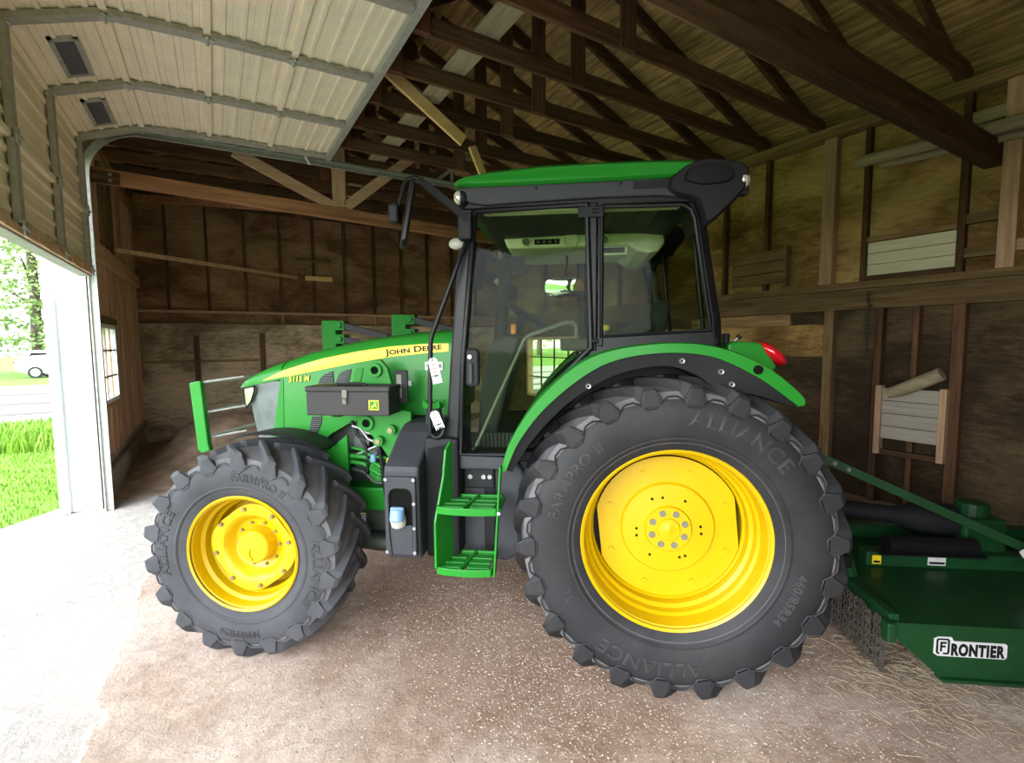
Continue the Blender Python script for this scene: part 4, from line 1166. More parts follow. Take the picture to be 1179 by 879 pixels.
# far side bracket pair above the bonnet with black links
for x0, zt, zb, xe in ((-2.50, 1.935, 1.70, -1.95), (-1.915, 1.975, 1.76, -1.38)):
    q = MB(); q.box(x0, x0 + 0.12, 0.40, 0.52, zb - 0.45, zt); lk = part(q, 'loader_post', 'green_matte', bevel=0.008)
    for dz in (0.04, 0.15):
        q = MB(); q.cyl((x0 + 0.15, 0.385, zt - dz), (x0 + 0.15, 0.40, zt - dz), 0.024, n=14); q.box(x0 + 0.10, x0 + 0.19, 0.40, 0.50, zt - dz - 0.04, zt - dz + 0.035); part(q, 'pivot_pin', 'green_matte', lk, bevel=0.004)
        q = MB(); q.beam((x0 + 0.16, 0.42, zt - dz), (xe, 0.42, zt - dz - 0.10), 0.03, 0.05); part(q, 'link_bar', 'black', lk, bevel=0.004)

# toolbox on the near side
tbx = MB(); tbx.box(-2.005, -1.515, -0.75, -0.55, 1.338, 1.475)
tool = part(tbx, 'toolbox', 'boxgrey', bevel=0.006)
q = MB(); q.box(-2.01, -1.51, -0.755, -0.545, 1.475, 1.505); part(q, 'toolbox_lid', 'boxgrey', tool, bevel=0.006)
q = MB(); q.tube([(-1.86, -0.68, 1.506), (-1.84, -0.68, 1.514), (-1.69, -0.68, 1.514), (-1.67, -0.68, 1.506)], 0.009, 8); part(q, 'carry_handle', 'black', tool, smooth=50)
q = MB(); q.box(-1.785, -1.755, -0.762, -0.75, 1.44, 1.487); q.box(-1.782, -1.758, -0.765, -0.75, 1.405, 1.437); q.cyl((-1.77, -0.768, 1.43), (-1.77, -0.758, 1.43), 0.008, n=10); part(q, 'hasp', 'creamdk', tool, bevel=0.003)
q = MB(); q.prism([(-1.632, 1.372), (-1.632, 1.428), (-1.572, 1.428), (-1.572, 1.372)], 'y', -0.7535, -0.75); dcl = part(q, 'emblem', 'stripe', tool, bevel=0.002)
q = MB(); q.prism([(-1.626, 1.378), (-1.626, 1.422), (-1.578, 1.422), (-1.578, 1.378)], 'y', -0.7545, -0.7535); part(q, 'emblem_field', 'green', dcl)
deer = [(-1.620, 1.390), (-1.612, 1.395), (-1.606, 1.402), (-1.598, 1.404), (-1.594, 1.410), (-1.598, 1.415), (-1.602, 1.418), (-1.597, 1.418), (-1.590, 1.413), (-1.584, 1.410), (-1.587, 1.407), (-1.590, 1.403), (-1.588, 1.396), (-1.583, 1.390), (-1.586, 1.388), (-1.594, 1.394), (-1.602, 1.393), (-1.608, 1.386), (-1.616, 1.382), (-1.618, 1.384), (-1.611, 1.389), (-1.613, 1.391)]
q = MB(); q.prism(deer, 'y', -0.7558, -0.7545); part(q, 'leaping_deer', 'stripe', dcl)
q = MB(); q.box(-1.95, -1.60, -0.56, -0.40, 1.34, 1.36); q.box(-1.95, -1.90, -0.56, -0.36, 1.30, 1.45); part(q, 'toolbox_mount', 'black', tool)
# labels on the bonnet side
q = MB(); q.box(-1.415, -1.30, -0.373, -0.366, 1.575, 1.628); lb_ = part(q, 'label', 'white', bevel=0.001, label='white rectangular label')
geo = text_geo('TESTED', 0.022, 0.0006); q = MB(); put_text(q, geo, lambda x, y, d: Vector((-1.408 + x, -0.373 - d, 1.595 + y)), 0.001); part(q, 'lettering', 'ink', lb_)
q = MB()
for k in range(3): q.box(-1.325 + 0.006 * k, -1.322 + 0.006 * k, -0.3745, -0.373, 1.59, 1.615)
part(q, 'label_bars', 'ink', lb_)
q = MB(); q.box(-1.545, -1.505, -0.373, -0.366, 1.475, 1.508); part(q, 'label', 'white', bevel=0.001)

# urea / fuel tank moulding with blue cap
prof = [(-0.95, 0.66), (-0.965, 0.90), (-0.965, 1.08), (-0.955, 1.105), (-0.72, 1.245), (-0.62, 1.28), (-0.42, 1.28), (-0.42, 0.60), (-0.93, 0.60)]
tk = MB(); tk.prism(prof, 'x', -1.475, -1.285)
tank = part(tk, 'fuel_tank', 'dkgrey', bevel=0.016, seg=3)
fp = MB()
outer = [(-1.462, 0.635), (-1.462, 1.055), (-1.298, 1.055), (-1.298, 0.635)]
fp.prism([(-1.464, 0.635), (-1.464, 1.058), (-1.298, 1.058), (-1.298, 0.635), (-1.318, 0.635), (-1.318, 0.96), (-1.33, 0.985), (-1.35, 0.995), (-1.41, 0.995), (-1.43, 0.985), (-1.442, 0.96), (-1.442, 0.76), (-1.432, 0.66), (-1.432, 0.635)], 'y', -0.985, -0.958)
front = part(fp, 'tank_cover', 'dkgrey', tank, bevel=0.006)
q = MB(); q.prism([(-1.432, 0.64), (-1.442, 0.76), (-1.442, 0.80), (-1.318, 0.80), (-1.318, 0.64)], 'y', -0.978, -0.955); part(q, 'cover_base', 'dkgrey', tank, bevel=0.006)
q = MB(); q.box(-1.44, -1.32, -0.968, -0.9645, 0.80, 0.99); part(q, 'recess', 'hole', tank)
q = MB(); q.cyl((-1.39, -1.0, 0.845), (-1.39, -0.985, 0.815), 0.040, n=18); q.cyl((-1.39, -0.975, 0.85), (-1.39, -0.985, 0.80), 0.034, n=18); part(q, 'filler_neck', 'galv_dull', tank, smooth=40)
q = MB(); q.cyl((-1.39, -1.012, 0.835), (-1.39, -1.0, 0.895), 0.038, 0.036, 20); q.box(-1.425, -1.355, -1.016, -0.99, 0.89, 0.905)
bc = part(q, 'blue_cap', 'blue', tank, smooth=40, bevel=0.006)
for x, z in ((-1.455, 1.045), (-1.307, 1.045), (-1.307, 0.92), (-1.307, 0.79), (-1.307, 0.66), (-1.455, 0.66)):
    q = MB(); q.cyl((x, -0.992, z), (x, -0.985, z), 0.009, n=10); part(q, 'cover_screw', 'steel', front)
q = MB(); q.box(-1.285, -1.12, -0.86, -0.42, 0.58, 1.24); q.prism([(-1.285, 0.58), (-1.285, 1.20), (-1.10, 1.24), (-1.10, 0.58)], 'y', -0.86, -0.5); part(q, 'tank_rear_body', 'black', tank, bevel=0.02)
q = MB(); q.cyl((-1.30, -0.60, 1.26), (-1.30, -0.60, 1.37), 0.05, 0.045, 18); part(q, 'filler_tube', 'dkgrey', tank, smooth=40)
q = MB(); q.cyl((-1.30, -0.60, 1.37), (-1.30, -0.60, 1.40), 0.06, n=18)
for k in range(8): a = k * math.pi / 4; q.cyl((-1.30 + 0.055 * math.cos(a), -0.60 + 0.055 * math.sin(a), 1.372), (-1.30 + 0.055 * math.cos(a), -0.60 + 0.055 * math.sin(a), 1.41), 0.012, n=8)
part(q, 'green_cap', 'green', tank, smooth=40)
# ------------------------------------------------------------ cab
def crom(pts, n=6):
    out = []
    P = [pts[0]] + list(pts) + [pts[-1]]
    for i in range(1, len(P) - 2):
        for k in range(n):
            t = k / n
            out.append(tuple(0.5 * (2 * b + (c - a) * t + (2 * a - 5 * b + 4 * c - d) * t * t + (3 * b - a - 3 * c + d) * t ** 3) for a, b, c, d in zip(P[i - 1], P[i], P[i + 1], P[i + 2])))
    out.append(tuple(pts[-1])); return out

CY = 0.80
APIL = [(-1.045, 2.445), (-1.062, 2.178), (-1.112, 1.629), (-1.145, 1.10)]
DOOR = [(-1.00, 2.425), (-0.425, 2.438), (-0.40, 1.715), (-0.585, 1.535), (-0.765, 1.305), (-0.84, 1.145), (-1.10, 1.145), (-1.075, 1.63)]
QUAR = [(-0.350, 2.425), (0.045, 2.42), (0.085, 2.395), (0.103, 2.35), (0.192, 1.80), (-0.350, 1.772)]
for s in (-1, 1):
    y0 = s * CY
    p = MB()
    p.loft([[Vector((x - 0.035, y0 + s * 0.012, z)), Vector((x + 0.035, y0 + s * 0.012, z)), Vector((x + 0.03, y0 - s * 0.07, z)), Vector((x - 0.045, y0 - s * 0.07, z))] for x, z in APIL])
    part(p, 'front_pillar', 'trimblk', bevel=0.012)
    p = MB(); p.box(-0.415, -0.372, min(y0 + s * 0.015, y0 - s * 0.06), max(y0 + s * 0.015, y0 - s * 0.06), 1.70, 2.45); p.box(-0.368, -0.338, min(y0 + s * 0.01, y0 - s * 0.06), max(y0 + s * 0.01, y0 - s * 0.06), 1.72, 2.45)
    part(p, 'door_pillar', 'trimblk', bevel=0.008)
    p = MB()
    p.loft([[Vector((x, y0 + s * 0.012, z)), Vector((x + 0.05, y0 - s * 0.01, z)), Vector((x + 0.075, y0 - s * 0.09, z)), Vector((x + 0.01, y0 - s * 0.08, z))] for x, z in ((0.075, 2.44), (0.11, 2.35), (0.16, 2.05), (0.195, 1.85), (0.205, 1.70))])
    part(p, 'rear_pillar', 'trimblk', bevel=0.012)
    # door: frame, pane, handle, hinges
    fr = MB(); loop = DOOR + DOOR[:2]
    fr.tube([(x, y0 + s * 0.014, z) for x, z in DOOR + [DOOR[0], (DOOR[0][0] + 0.02, DOOR[0][1])]], 0.017, 8)
    dr = part(fr, 'cab_door', 'trimblk', smooth=50)
    g = MB(); g.prism(DOOR, 'y', y0 + s * 0.004, y0); part(g, 'door_glass', 'glass', dr)
    if s < 0:
        q = MB(); q.prism([(-1.052, 1.70), (-1.045, 1.715), (-1.0, 1.715), (-0.985, 1.70), (-0.985, 1.53), (-1.0, 1.515), (-1.045, 1.515), (-1.055, 1.53)], 'y', -0.845, -0.80)
        hd = part(q, 'door_handle', 'black', dr, bevel=0.010)
        q = MB(); q.box(-1.035, -1.015, -0.862, -0.845, 1.53, 1.64); part(q, 'handle_grip', 'dkgrey', hd, bevel=0.006)
        q = MB(); q.cyl((-1.032, -0.852, 1.672), (-1.032, -0.845, 1.672), 0.012, n=14); part(q, 'key_lock', 'steel', hd)
        q = MB(); q.tube([(-1.030, -0.765, 1.165), (-1.01, -0.765, 1.20), (-0.752, -0.765, 1.76), (-0.72, -0.76, 1.785), (-0.53, -0.75, 1.85), (-0.495, -0.75, 1.85), (-0.475, -0.75, 1.825), (-0.478, -0.75, 1.76)], 0.010, 8); part(q, 'grab_bar', 'barmetal', dr, smooth=60)
        q = MB(); q.ball((-1.03, -0.765, 1.165), 0.022, 10, 8); part(q, 'bar_mount', 'black', dr, smooth=60)
        q = MB(); q.box(-0.56, -0.385, -0.79, -0.70, 1.70, 1.765); part(q, 'door_armrest', 'dkgrey', dr, bevel=0.012)
        q = MB(); q.box(-0.47, -0.34, -0.83, -0.79, 2.37, 2.43); part(q, 'hinge_cover', 'black', dr, bevel=0.008)
        for z in (2.40, 1.75):
            q = MB(); q.cyl((-0.40, -0.83, z), (-0.37, -0.83, z), 0.012, n=10); part(q, 'door_hinge', 'black', dr)
    g = MB(); g.prism(QUAR, 'y', y0 + s * 0.006, y0 + s * 0.002)
    qg = part(g, 'quarter_glass', 'glass')
    fr = MB(); fr.tube([(x, y0 + s * 0.012, z) for x, z in QUAR + QUAR[:1]], 0.012, 8); part(fr, 'glass_seal', 'trimblk', qg, smooth=50)
    sl_ = MB(); sl_.prism([(-0.42, 1.775), (0.21, 1.81), (0.24, 1.74), (0.20, 1.68), (-0.42, 1.66)], 'y', y0 + s * 0.005, y0 - s * 0.10); part(sl_, 'window_sill', 'trimblk', bevel=0.01)
    hd = MB(); hd.box(-1.06, 0.14, min(y0 + s * 0.01, y0 - s * 0.08), max(y0 + s * 0.01, y0 - s * 0.08), 2.435, 2.475); part(hd, 'roof_rail', 'trimblk', bevel=0.008)
    sb = MB(); sb.prism([(-1.165, 1.14), (-0.80, 1.14), (-0.83, 1.06), (-1.165, 1.06)], 'y', y0 + s * 0.01, y0 - s * 0.1); part(sb, 'door_step_sill', 'dkgrey', bevel=0.01)
# windscreen bowed forward, rear window bowed back
def bowed(xk, zk, bow, ny=12):
    mb = MB(); rows = []
    for x, z in zip(xk, zk):
        rows.append([Vector((x + bow * (1 - (2 * k / ny - 1) ** 2), -0.76 + 1.52 * k / ny, z)) for k in range(ny + 1)])
    mb.loft(rows, closed=False)
    return mb
part(bowed((-1.05, -1.08, -1.13, -1.16), (2.44, 2.1, 1.6, 1.15), -0.10), 'windscreen', 'glass', smooth=60)
part(bowed((0.12, 0.16, 0.205, 0.225), (2.43, 2.2, 1.95, 1.72), 0.10), 'rear_window', 'glass', smooth=60)
q = MB()
for s in (-1, 1): q.tube([(0.12 + 0.06, s * 0.45, 2.42), (0.26, s * 0.45, 1.74)], 0.013, 8)
q.tube([(0.22, -0.76, 1.72), (0.32, -0.3, 1.72), (0.32, 0.3, 1.72), (0.22, 0.76, 1.72)], 0.018, 8)
part(q, 'rear_window_bars', 'trimblk', smooth=50)
wp = MB(); wp.tube([(0.33, 0.05, 2.35), (0.32, -0.02, 2.1), (0.34, -0.08, 1.85)], 0.008, 6); part(wp, 'rear_wiper', 'black', smooth=50)

# roof shell
RT_TOP = [(-1.112, 2.556), (-1.095, 2.578), (-1.06, 2.592), (-0.936, 2.612), (-0.669, 2.630), (-0.366, 2.633), (-0.112, 2.631), (0.06, 2.624), (0.16, 2.610)]
RT_BOT = [(0.16, 2.57), (0.05, 2.545), (-0.32, 2.540), (-0.758, 2.537), (-1.005, 2.538), (-1.09, 2.545)]
rfm = MB(); secs = []
for y, ins, lift in ((-0.865, 0.03, -0.02), (-0.85, 0.012, -0.006), (-0.82, 0.0, 0.0), (-0.6, -0.02, 0.03), (-0.3, -0.04, 0.045), (0, -0.05, 0.05), (0.3, -0.04, 0.045), (0.6, -0.02, 0.03), (0.82, 0, 0), (0.85, 0.012, -0.006), (0.865, 0.03, -0.02)):
    ring = []
    for x, z in RT_TOP:
        ring.append(Vector((x + ins * (1 if x < -0.5 else -0.3), y, z + lift)))
    for x, z in RT_BOT: ring.append(Vector((x + ins * (1 if x < -0.5 else -0.3), y, z + (0.012 if abs(y) > 0.86 else 0))))
    secs.append(ring)
rfm.loft(secs)
roof = part(rfm, 'cab_roof', 'green', smooth=40)
fa = MB(); fa.prism([(-1.085, 2.545), (0.10, 2.545), (0.14, 2.44), (-0.07, 2.462), (-0.36, 2.465), (-0.76, 2.455), (-0.94, 2.448), (-1.02, 2.462), (-1.07, 2.49)], 'y', -0.84, 0.84)
part(fa, 'roof_fascia', 'dkgrey', roof, bevel=0.012)
for s in (-1, 1):
    md = MB()
    prof = crom([(-0.03, 2.538), (0.01, 2.575), (0.06, 2.604), (0.14, 2.622), (0.24, 2.612), (0.318, 2.590), (0.345, 2.545), (0.335, 2.49), (0.285, 2.425), (0.16, 2.31), (0.135, 2.35), (0.10, 2.43), (0.0, 2.458), (-0.04, 2.49)], 3)
    cx_, cz_ = 0.15, 2.50
    ring = lambda y, k: [Vector((cx_ + (x - cx_) * k, y, cz_ + (z - cz_) * k)) for x, z in prof]
    md.loft([ring(s * 0.45, 0.98), ring(s * 0.83, 1.0), ring(s * 0.86, 0.97), ring(s * 0.872, 0.90)])
    cm = part(md, 'rear_roof_module', 'black', roof, smooth=40)
    q = MB()
    lp = crom([(0.03, 2.515), (0.05, 2.57), (0.14, 2.592), (0.24, 2.583), (0.27, 2.54), (0.24, 2.50), (0.12, 2.49), (0.03, 2.515)], 3)
    q.loft([[Vector((x, s * 0.865, z)) for x, z in lp[:-1]], [Vector((0.15 + (x - 0.15) * 0.9, s * 0.885, 2.535 + (z - 2.535) * 0.86)) for x, z in lp[:-1]]]); part(q, 'speaker_cover', 'trimblk', cm, smooth=40)
    q = MB(); q.cyl((0.27, s * 0.80, 2.515), (0.345, s * 0.83, 2.515), 0.036, 0.046, 18); ln = part(q, 'rear_work_lamp', 'black', cm, smooth=40)
    q = MB(); q.ball((0.315, s * 0.845, 2.515), (0.034, 0.030, 0.042), 14, 10); part(q, 'lamp_lens', 'chromelens', ln, smooth=80)
    q = MB(); q.box(0.25, 0.34, s * 0.83 - 0.03, s * 0.83 + 0.03, 2.445, 2.468); part(q, 'side_marker', 'black', cm, bevel=0.008)
    q = MB(); q.ball((-1.062, s * 0.815, 2.492), (0.035, 0.04, 0.042), 14, 10); l2 = part(q, 'front_work_lamp', 'black', roof, smooth=80)
    q = MB(); q.ball((-1.080, s * 0.825, 2.492), (0.028, 0.034, 0.036), 14, 10); part(q, 'lamp_lens', 'chromelens', l2, smooth=80)
q = MB()
for k in range(22): q.box(-0.20 + k * 0.0085, -0.1955 + k * 0.0085, -0.8425, -0.839, 2.495, 2.532)
part(q, 'air_intake_grille', 'ink', roof, kind='stuff')
q = MB(); q.cyl((-0.68, -0.843, 2.523), (-0.68, -0.838, 2.523), 0.008, n=10); q.cyl((-0.26, -0.843, 2.525), (-0.26, -0.838, 2.525), 0.007, n=10); part(q, 'fascia_screw', 'ink', roof)

# interior
q = MB(); q.box(-1.0, 0.10, -0.76, 0.76, 2.47, 2.53); q.box(-0.98, 0.06, -0.77, -0.66, 2.43, 2.47); hl = part(q, 'headliner', 'cream', bevel=0.02)
q = MB(); q.prism([(-0.93, 2.385), (-0.96, 2.47), (0.10, 2.47), (0.12, 2.40), (0.08, 2.345), (0.02, 2.33), (-0.06, 2.345), (-0.12, 2.385)], 'y', 0.0, 0.74); oc = part(q, 'overhead_console', 'cream', hl, bevel=0.02)
for x, m, r in ((-0.80, 'creamdk', 0.026), (-0.50, 'cream', 0.040), (-0.28, 'creamdk', 0.028)):
    q = MB(); q.lathe([(0, r * 0.9), (-0.008, r), (-0.012, r * 1.12), (0, r * 1.25)], (x, -0.002, 2.428), 28); v = part(q, 'air_vent', 'cream', oc, smooth=50)
    q = MB(); q.cyl((x, -0.006, 2.428), (x, 0.002, 2.428), r * 0.9, n=24); part(q, 'vent_core', m, v)
q = MB(); q.box(-0.745, -0.575, -0.006, 0.004, 2.405, 2.44); cp = part(q, 'switch_panel', 'ink', oc)
for x in (-0.73, -0.69, -0.65, -0.61):
    q = MB(); q.cyl((x + 0.01, -0.014, 2.422), (x + 0.01, -0.006, 2.422), 0.011, n=12); part(q, 'switch_knob', 'creamdk', cp)
q = MB(); q.box(-0.34, -0.14, -0.14, 0.02, 2.30, 2.355); ra = part(q, 'radio', 'cream', hl, bevel=0.01)
q = MB(); q.box(-0.325, -0.16, -0.146, -0.139, 2.312, 2.345); part(q, 'radio_face', 'ink', ra)
q = MB(); q.box(-0.30, -0.03, -0.60, -0.25, 2.455, 2.475)
for k in range(12): q.box(-0.29 + 0.021 * k, -0.278 + 0.021 * k, -0.61, -0.25, 2.445, 2.456)
part(q, 'ceiling_vent', 'creamdk', hl)
q = MB(); q.box(-0.93, -0.84, 0.3, 0.34, 2.25, 2.42); q.tube([(-0.90, 0.35, 2.44), (-1.0, 0.5, 2.1), (-1.05, 0.6, 1.7)], 0.02, 8); part(q, 'sun_blind', 'black')
q = MB(); q.box(-1.12, 0.2, -0.70, 0.70, 1.08, 1.14); part(q, 'cab_floor', 'black', bevel=0.01)
q = MB()
for k in range(14): q.tube([(-1.06 + 0.022 * k, -0.64, 1.15), (-1.06 + 0.022 * k, -0.65, 1.235)], 0.0105, 6)
part(q, 'rubber_bellows', 'dkgrey', kind='stuff')
q = MB(); q.prism([(-1.10, 1.14), (-1.06, 1.60), (-1.02, 1.74), (-0.90, 1.80), (-0.82, 1.78), (-0.86, 1.60), (-0.98, 1.14)], 'y', -0.30, 0.15); part(q, 'dash_console', 'dkgrey', bevel=0.02)
q = MB(); c0 = Vector((-0.80, -0.08, 1.93)); nrm = Vector((0.55, 0, 0.83)).normalized(); u = Vector((0, 1, 0)); v = nrm.cross(u)
q.tube([c0 + (u * math.cos(k * math.pi / 12) + v * math.sin(k * math.pi / 12)) * 0.20 for k in range(25)], 0.016, 8)
for a in (90, 210, 330): q.tube([c0 - nrm * 0.03, c0 + (u * math.cos(R(a)) + v * math.sin(R(a))) * 0.2], 0.012, 6)
q.tube([c0 - nrm * 0.02, c0 - nrm * 0.22], 0.03, 10)
part(q, 'steering_wheel', 'black', smooth=60)
q = MB(); q.cyl((-0.86, -0.30, 1.80), (-0.86, -0.30, 1.86), 0.016, n=10); part(q, 'orange_lever', 'orange', smooth=40)
q = MB(); q.box(-0.42, -0.02, -0.24, 0.24, 1.45, 1.60); q.box(-0.30, -0.1, -0.15, 0.15, 1.14, 1.45); st_ = part(q, 'seat', 'seat', bevel=0.04, seg=3)
q = MB(); q.loft([[Vector((x + dx, y * w, z)) for dx, y in ((-0.05, -1), (0.05, -1), (0.05, 1), (-0.05, 1))] for x, z, w in ((-0.03, 1.58, 0.22), (0.02, 1.75, 0.24), (0.06, 1.92, 0.23), (0.08, 2.0, 0.18))]); part(q, 'seat_backrest', 'seat', st_, bevel=0.03, seg=3)
q = MB(); q.beam((-0.35, -0.32, 1.72), (-0.02, -0.30, 1.86), 0.09, 0.07); part(q, 'seat_armrest', 'seat', st_, bevel=0.02)
q = MB(); q.box(-0.45, 0.1, 0.28, 0.62, 1.14, 1.70); part(q, 'side_console', 'dkgrey', bevel=0.03)
q = MB(); q.cyl((-0.24, 0.34, 1.70), (-0.24, 0.33, 1.83), 0.012, n=8); yk = part(q, 'gear_lever', 'black')
q = MB(); q.ball((-0.24, 0.33, 1.85), (0.03, 0.03, 0.024), 12, 8); part(q, 'lever_knob', 'knob_yel', yk, smooth=80)
q = MB(); q.tube([(-0.38, 0.3, 1.7), (-0.34, 0.28, 2.05)], 0.012, 8); q.ball((-0.30, 0.26, 2.07), 0.03, 10, 8); q.tube([(-0.34, 0.28, 2.06), (-0.46, 0.28, 2.06)], 0.012, 8); part(q, 'control_stalk', 'black', smooth=50)
# inner mirror, a shallow convex oval
mm = MB(); cc = Vector((-0.545, 0.20, 2.14)); ring_n = 28
secs = []
for rr in (0.03, 0.35, 0.7, 0.9, 1.0):
    secs.append([cc + Vector((0.14 * rr * math.copysign(abs(math.cos(t)) ** 0.7, math.cos(t)), 0.010 * rr * rr, 0.072 * rr * math.copysign(abs(math.sin(t)) ** 0.8, math.sin(t)))) for t in [2 * math.pi * k / ring_n for k in range(ring_n)]])
mm.loft(secs)
mq = Matrix.Translation(cc) @ Matrix.Rotation(R(2), 4, 'Z') @ Matrix.Rotation(R(8), 4, 'X') @ Matrix.Translation(-cc)
mm.xf(mq)
mi = part(mm, 'cab_mirror', 'mirror', smooth=80)
q = MB(); q.loft([[p + Vector((0, 0.012, 0)) for p in secs[-1]], [cc + (p - cc) * 0.8 + Vector((0, 0.035, 0)) for p in secs[-1]]]); q.xf(mq); q.tube([cc + Vector((0, 0.04, 0.02)), cc + Vector((0.02, 0.12, 0.2)), cc + Vector((0.02, 0.15, 0.28))], 0.008, 6)
part(q, 'mirror_back', 'black', mi, smooth=50)

# mudguards over the rear wheels
OUT = crom([(-0.855, 1.10), (-0.80, 1.269), (-0.648, 1.487), (-0.415, 1.672), (-0.125, 1.736), (0.153, 1.726), (0.388, 1.634), (0.555, 1.50), (0.572, 1.45)], 6)
INN = crom([(-0.828, 1.10), (-0.755, 1.262), (-0.60, 1.452), (-0.362, 1.628), (-0.115, 1.688), (0.145, 1.674), (0.355, 1.578), (0.49, 1.482), (0.545, 1.44)], 6)
LIN = crom([(-0.80, 1.09), (-0.70, 1.25), (-0.535, 1.43), (-0.31, 1.575), (-0.07, 1.628), (0.09, 1.585), (0.20, 1.505), (0.36, 1.49), (0.52, 1.435)], 6)
for s in (-1, 1):
    fd = MB()
    secs = []
    for (o, i, l) in zip(OUT, INN, LIN):
        w = 0.003
        secs.append([Vector((o[0], s * 0.965, o[1])), Vector((o[0] * 0.998, s * 0.985, o[1] - 0.006)), Vector((i[0], s * 0.985, i[1])), Vector((i[0], s * 0.972, i[1])), Vector((o[0] * 0.975, s * 0.955, o[1] - 0.02)), Vector((o[0] * 0.975, s * 0.62, o[1] - 0.02)), Vector((o[0], s * 0.62, o[1]))])
    fd.loft(secs)
    fender = part(fd, 'rear_mudguard', 'green', smooth=35)
    ln = MB(); secs = []
    for (i, l) in zip(INN, LIN):
        secs.append([Vector((i[0], s * 0.970, i[1] + 0.004)), Vector((l[0], s * 0.955, l[1])), Vector((l[0], s * 0.62, l[1])), Vector((i[0], s * 0.62, i[1]))])
    ln.loft(secs)
    liner = part(ln, 'mudguard_liner', 'black', fender, smooth=35)
    if s < 0:
        for x, z in ((-0.42, 1.53), (0.02, 1.652), (0.25, 1.54), (0.20, 1.60)):
            q = MB(); q.lathe([(-0.004, 0.006), (-0.006, 0.012), (0.006, 0.014)], (x, -0.968, z), 14); part(q, 'liner_screw', 'steel', liner, smooth=50)
        q = MB(); q.cyl((0.36, -0.99, 1.61), (0.36, -0.975, 1.61), 0.022, n=16); part(q, 'grommet', 'hole', fender)
    q = MB(); q.prism([(0.30, 1.73), (0.345, 1.742), (0.462, 1.735), (0.485, 1.70), (0.545, 1.61), (0.50, 1.56), (0.30, 1.68)], 'y', s * 0.50, s * 0.74); tl = part(q, 'tail_lamp_housing', 'green', fender, bevel=0.012)
    q = MB(); q.ball((0, 0, 0), (0.095, 0.10, 0.040), 20, 12); q.xf(Matrix.Translation((0.532, s * 0.665, 1.676)) @ Matrix.Rotation(R(38), 4, 'Y')); part(q, 'tail_lamp', 'red', tl, smooth=80)
    q = MB(); q.prism([(-0.80, 1.1), (-0.3, 1.62), (0.2, 1.68), (0.45, 1.50), (0.35, 0.9), (-0.2, 1.0), (-0.60, 0.9)], 'y', s * 0.50, s * 0.62); part(q, 'inner_mudguard', 'black', fender, bevel=0.01)
q = MB(); q.cyl((0.325, -0.62, 1.69), (0.325, -0.62, 1.785), 0.017, 0.02, 12); lv = part(q, 'remote_lever', 'black', smooth=40, bevel=0.005)
q = MB(); q.cyl((0.34, -0.62, 1.71), (0.39, -0.62, 1.765), 0.008, n=8); part(q, 'lever_rod', 'steel', lv)
q = MB(); q.cyl((0.385, -0.62, 1.76), (0.398, -0.62, 1.772), 0.013, n=10); part(q, 'rod_tip', 'black', lv)

# body below the cab
q = MB(); q.prism([(-1.16, 1.08), (-0.80, 1.08), (-0.72, 0.95), (-0.70, 0.62), (-0.86, 0.50), (-1.16, 0.52)], 'y', -0.70, -0.40); bd = part(q, 'under_cab_tank', 'dkgrey', bevel=0.02)
q = MB(); q.box(-0.985, -0.925, -0.72, -0.70, 0.53, 1.04); part(q, 'tank_strap', 'trimblk', bd, bevel=0.004)
q = MB(); q.box(-1.10, -0.925, -0.73, -0.70, 0.93, 1.05); part(q, 'latch_box', 'black', bd, bevel=0.01)
for x in (-1.06, -0.985, -0.95):
    q = MB(); q.cyl((x, -0.742, 1.0), (x, -0.73, 1.0), 0.013, n=10); part(q, 'latch_bolt', 'steel', bd)
q = MB(); q.box(-0.975, -0.945, -0.724, -0.72, 0.865, 0.885); part(q, 'small_label', 'white', bd)
q = MB(); q.prism([(-0.80, 1.10), (-0.62, 1.2), (-0.50, 0.9), (-0.62, 0.5), (-0.72, 0.55)], 'y', -0.66, -0.42); part(q, 'wheel_side_shield', 'trimblk', bevel=0.01)

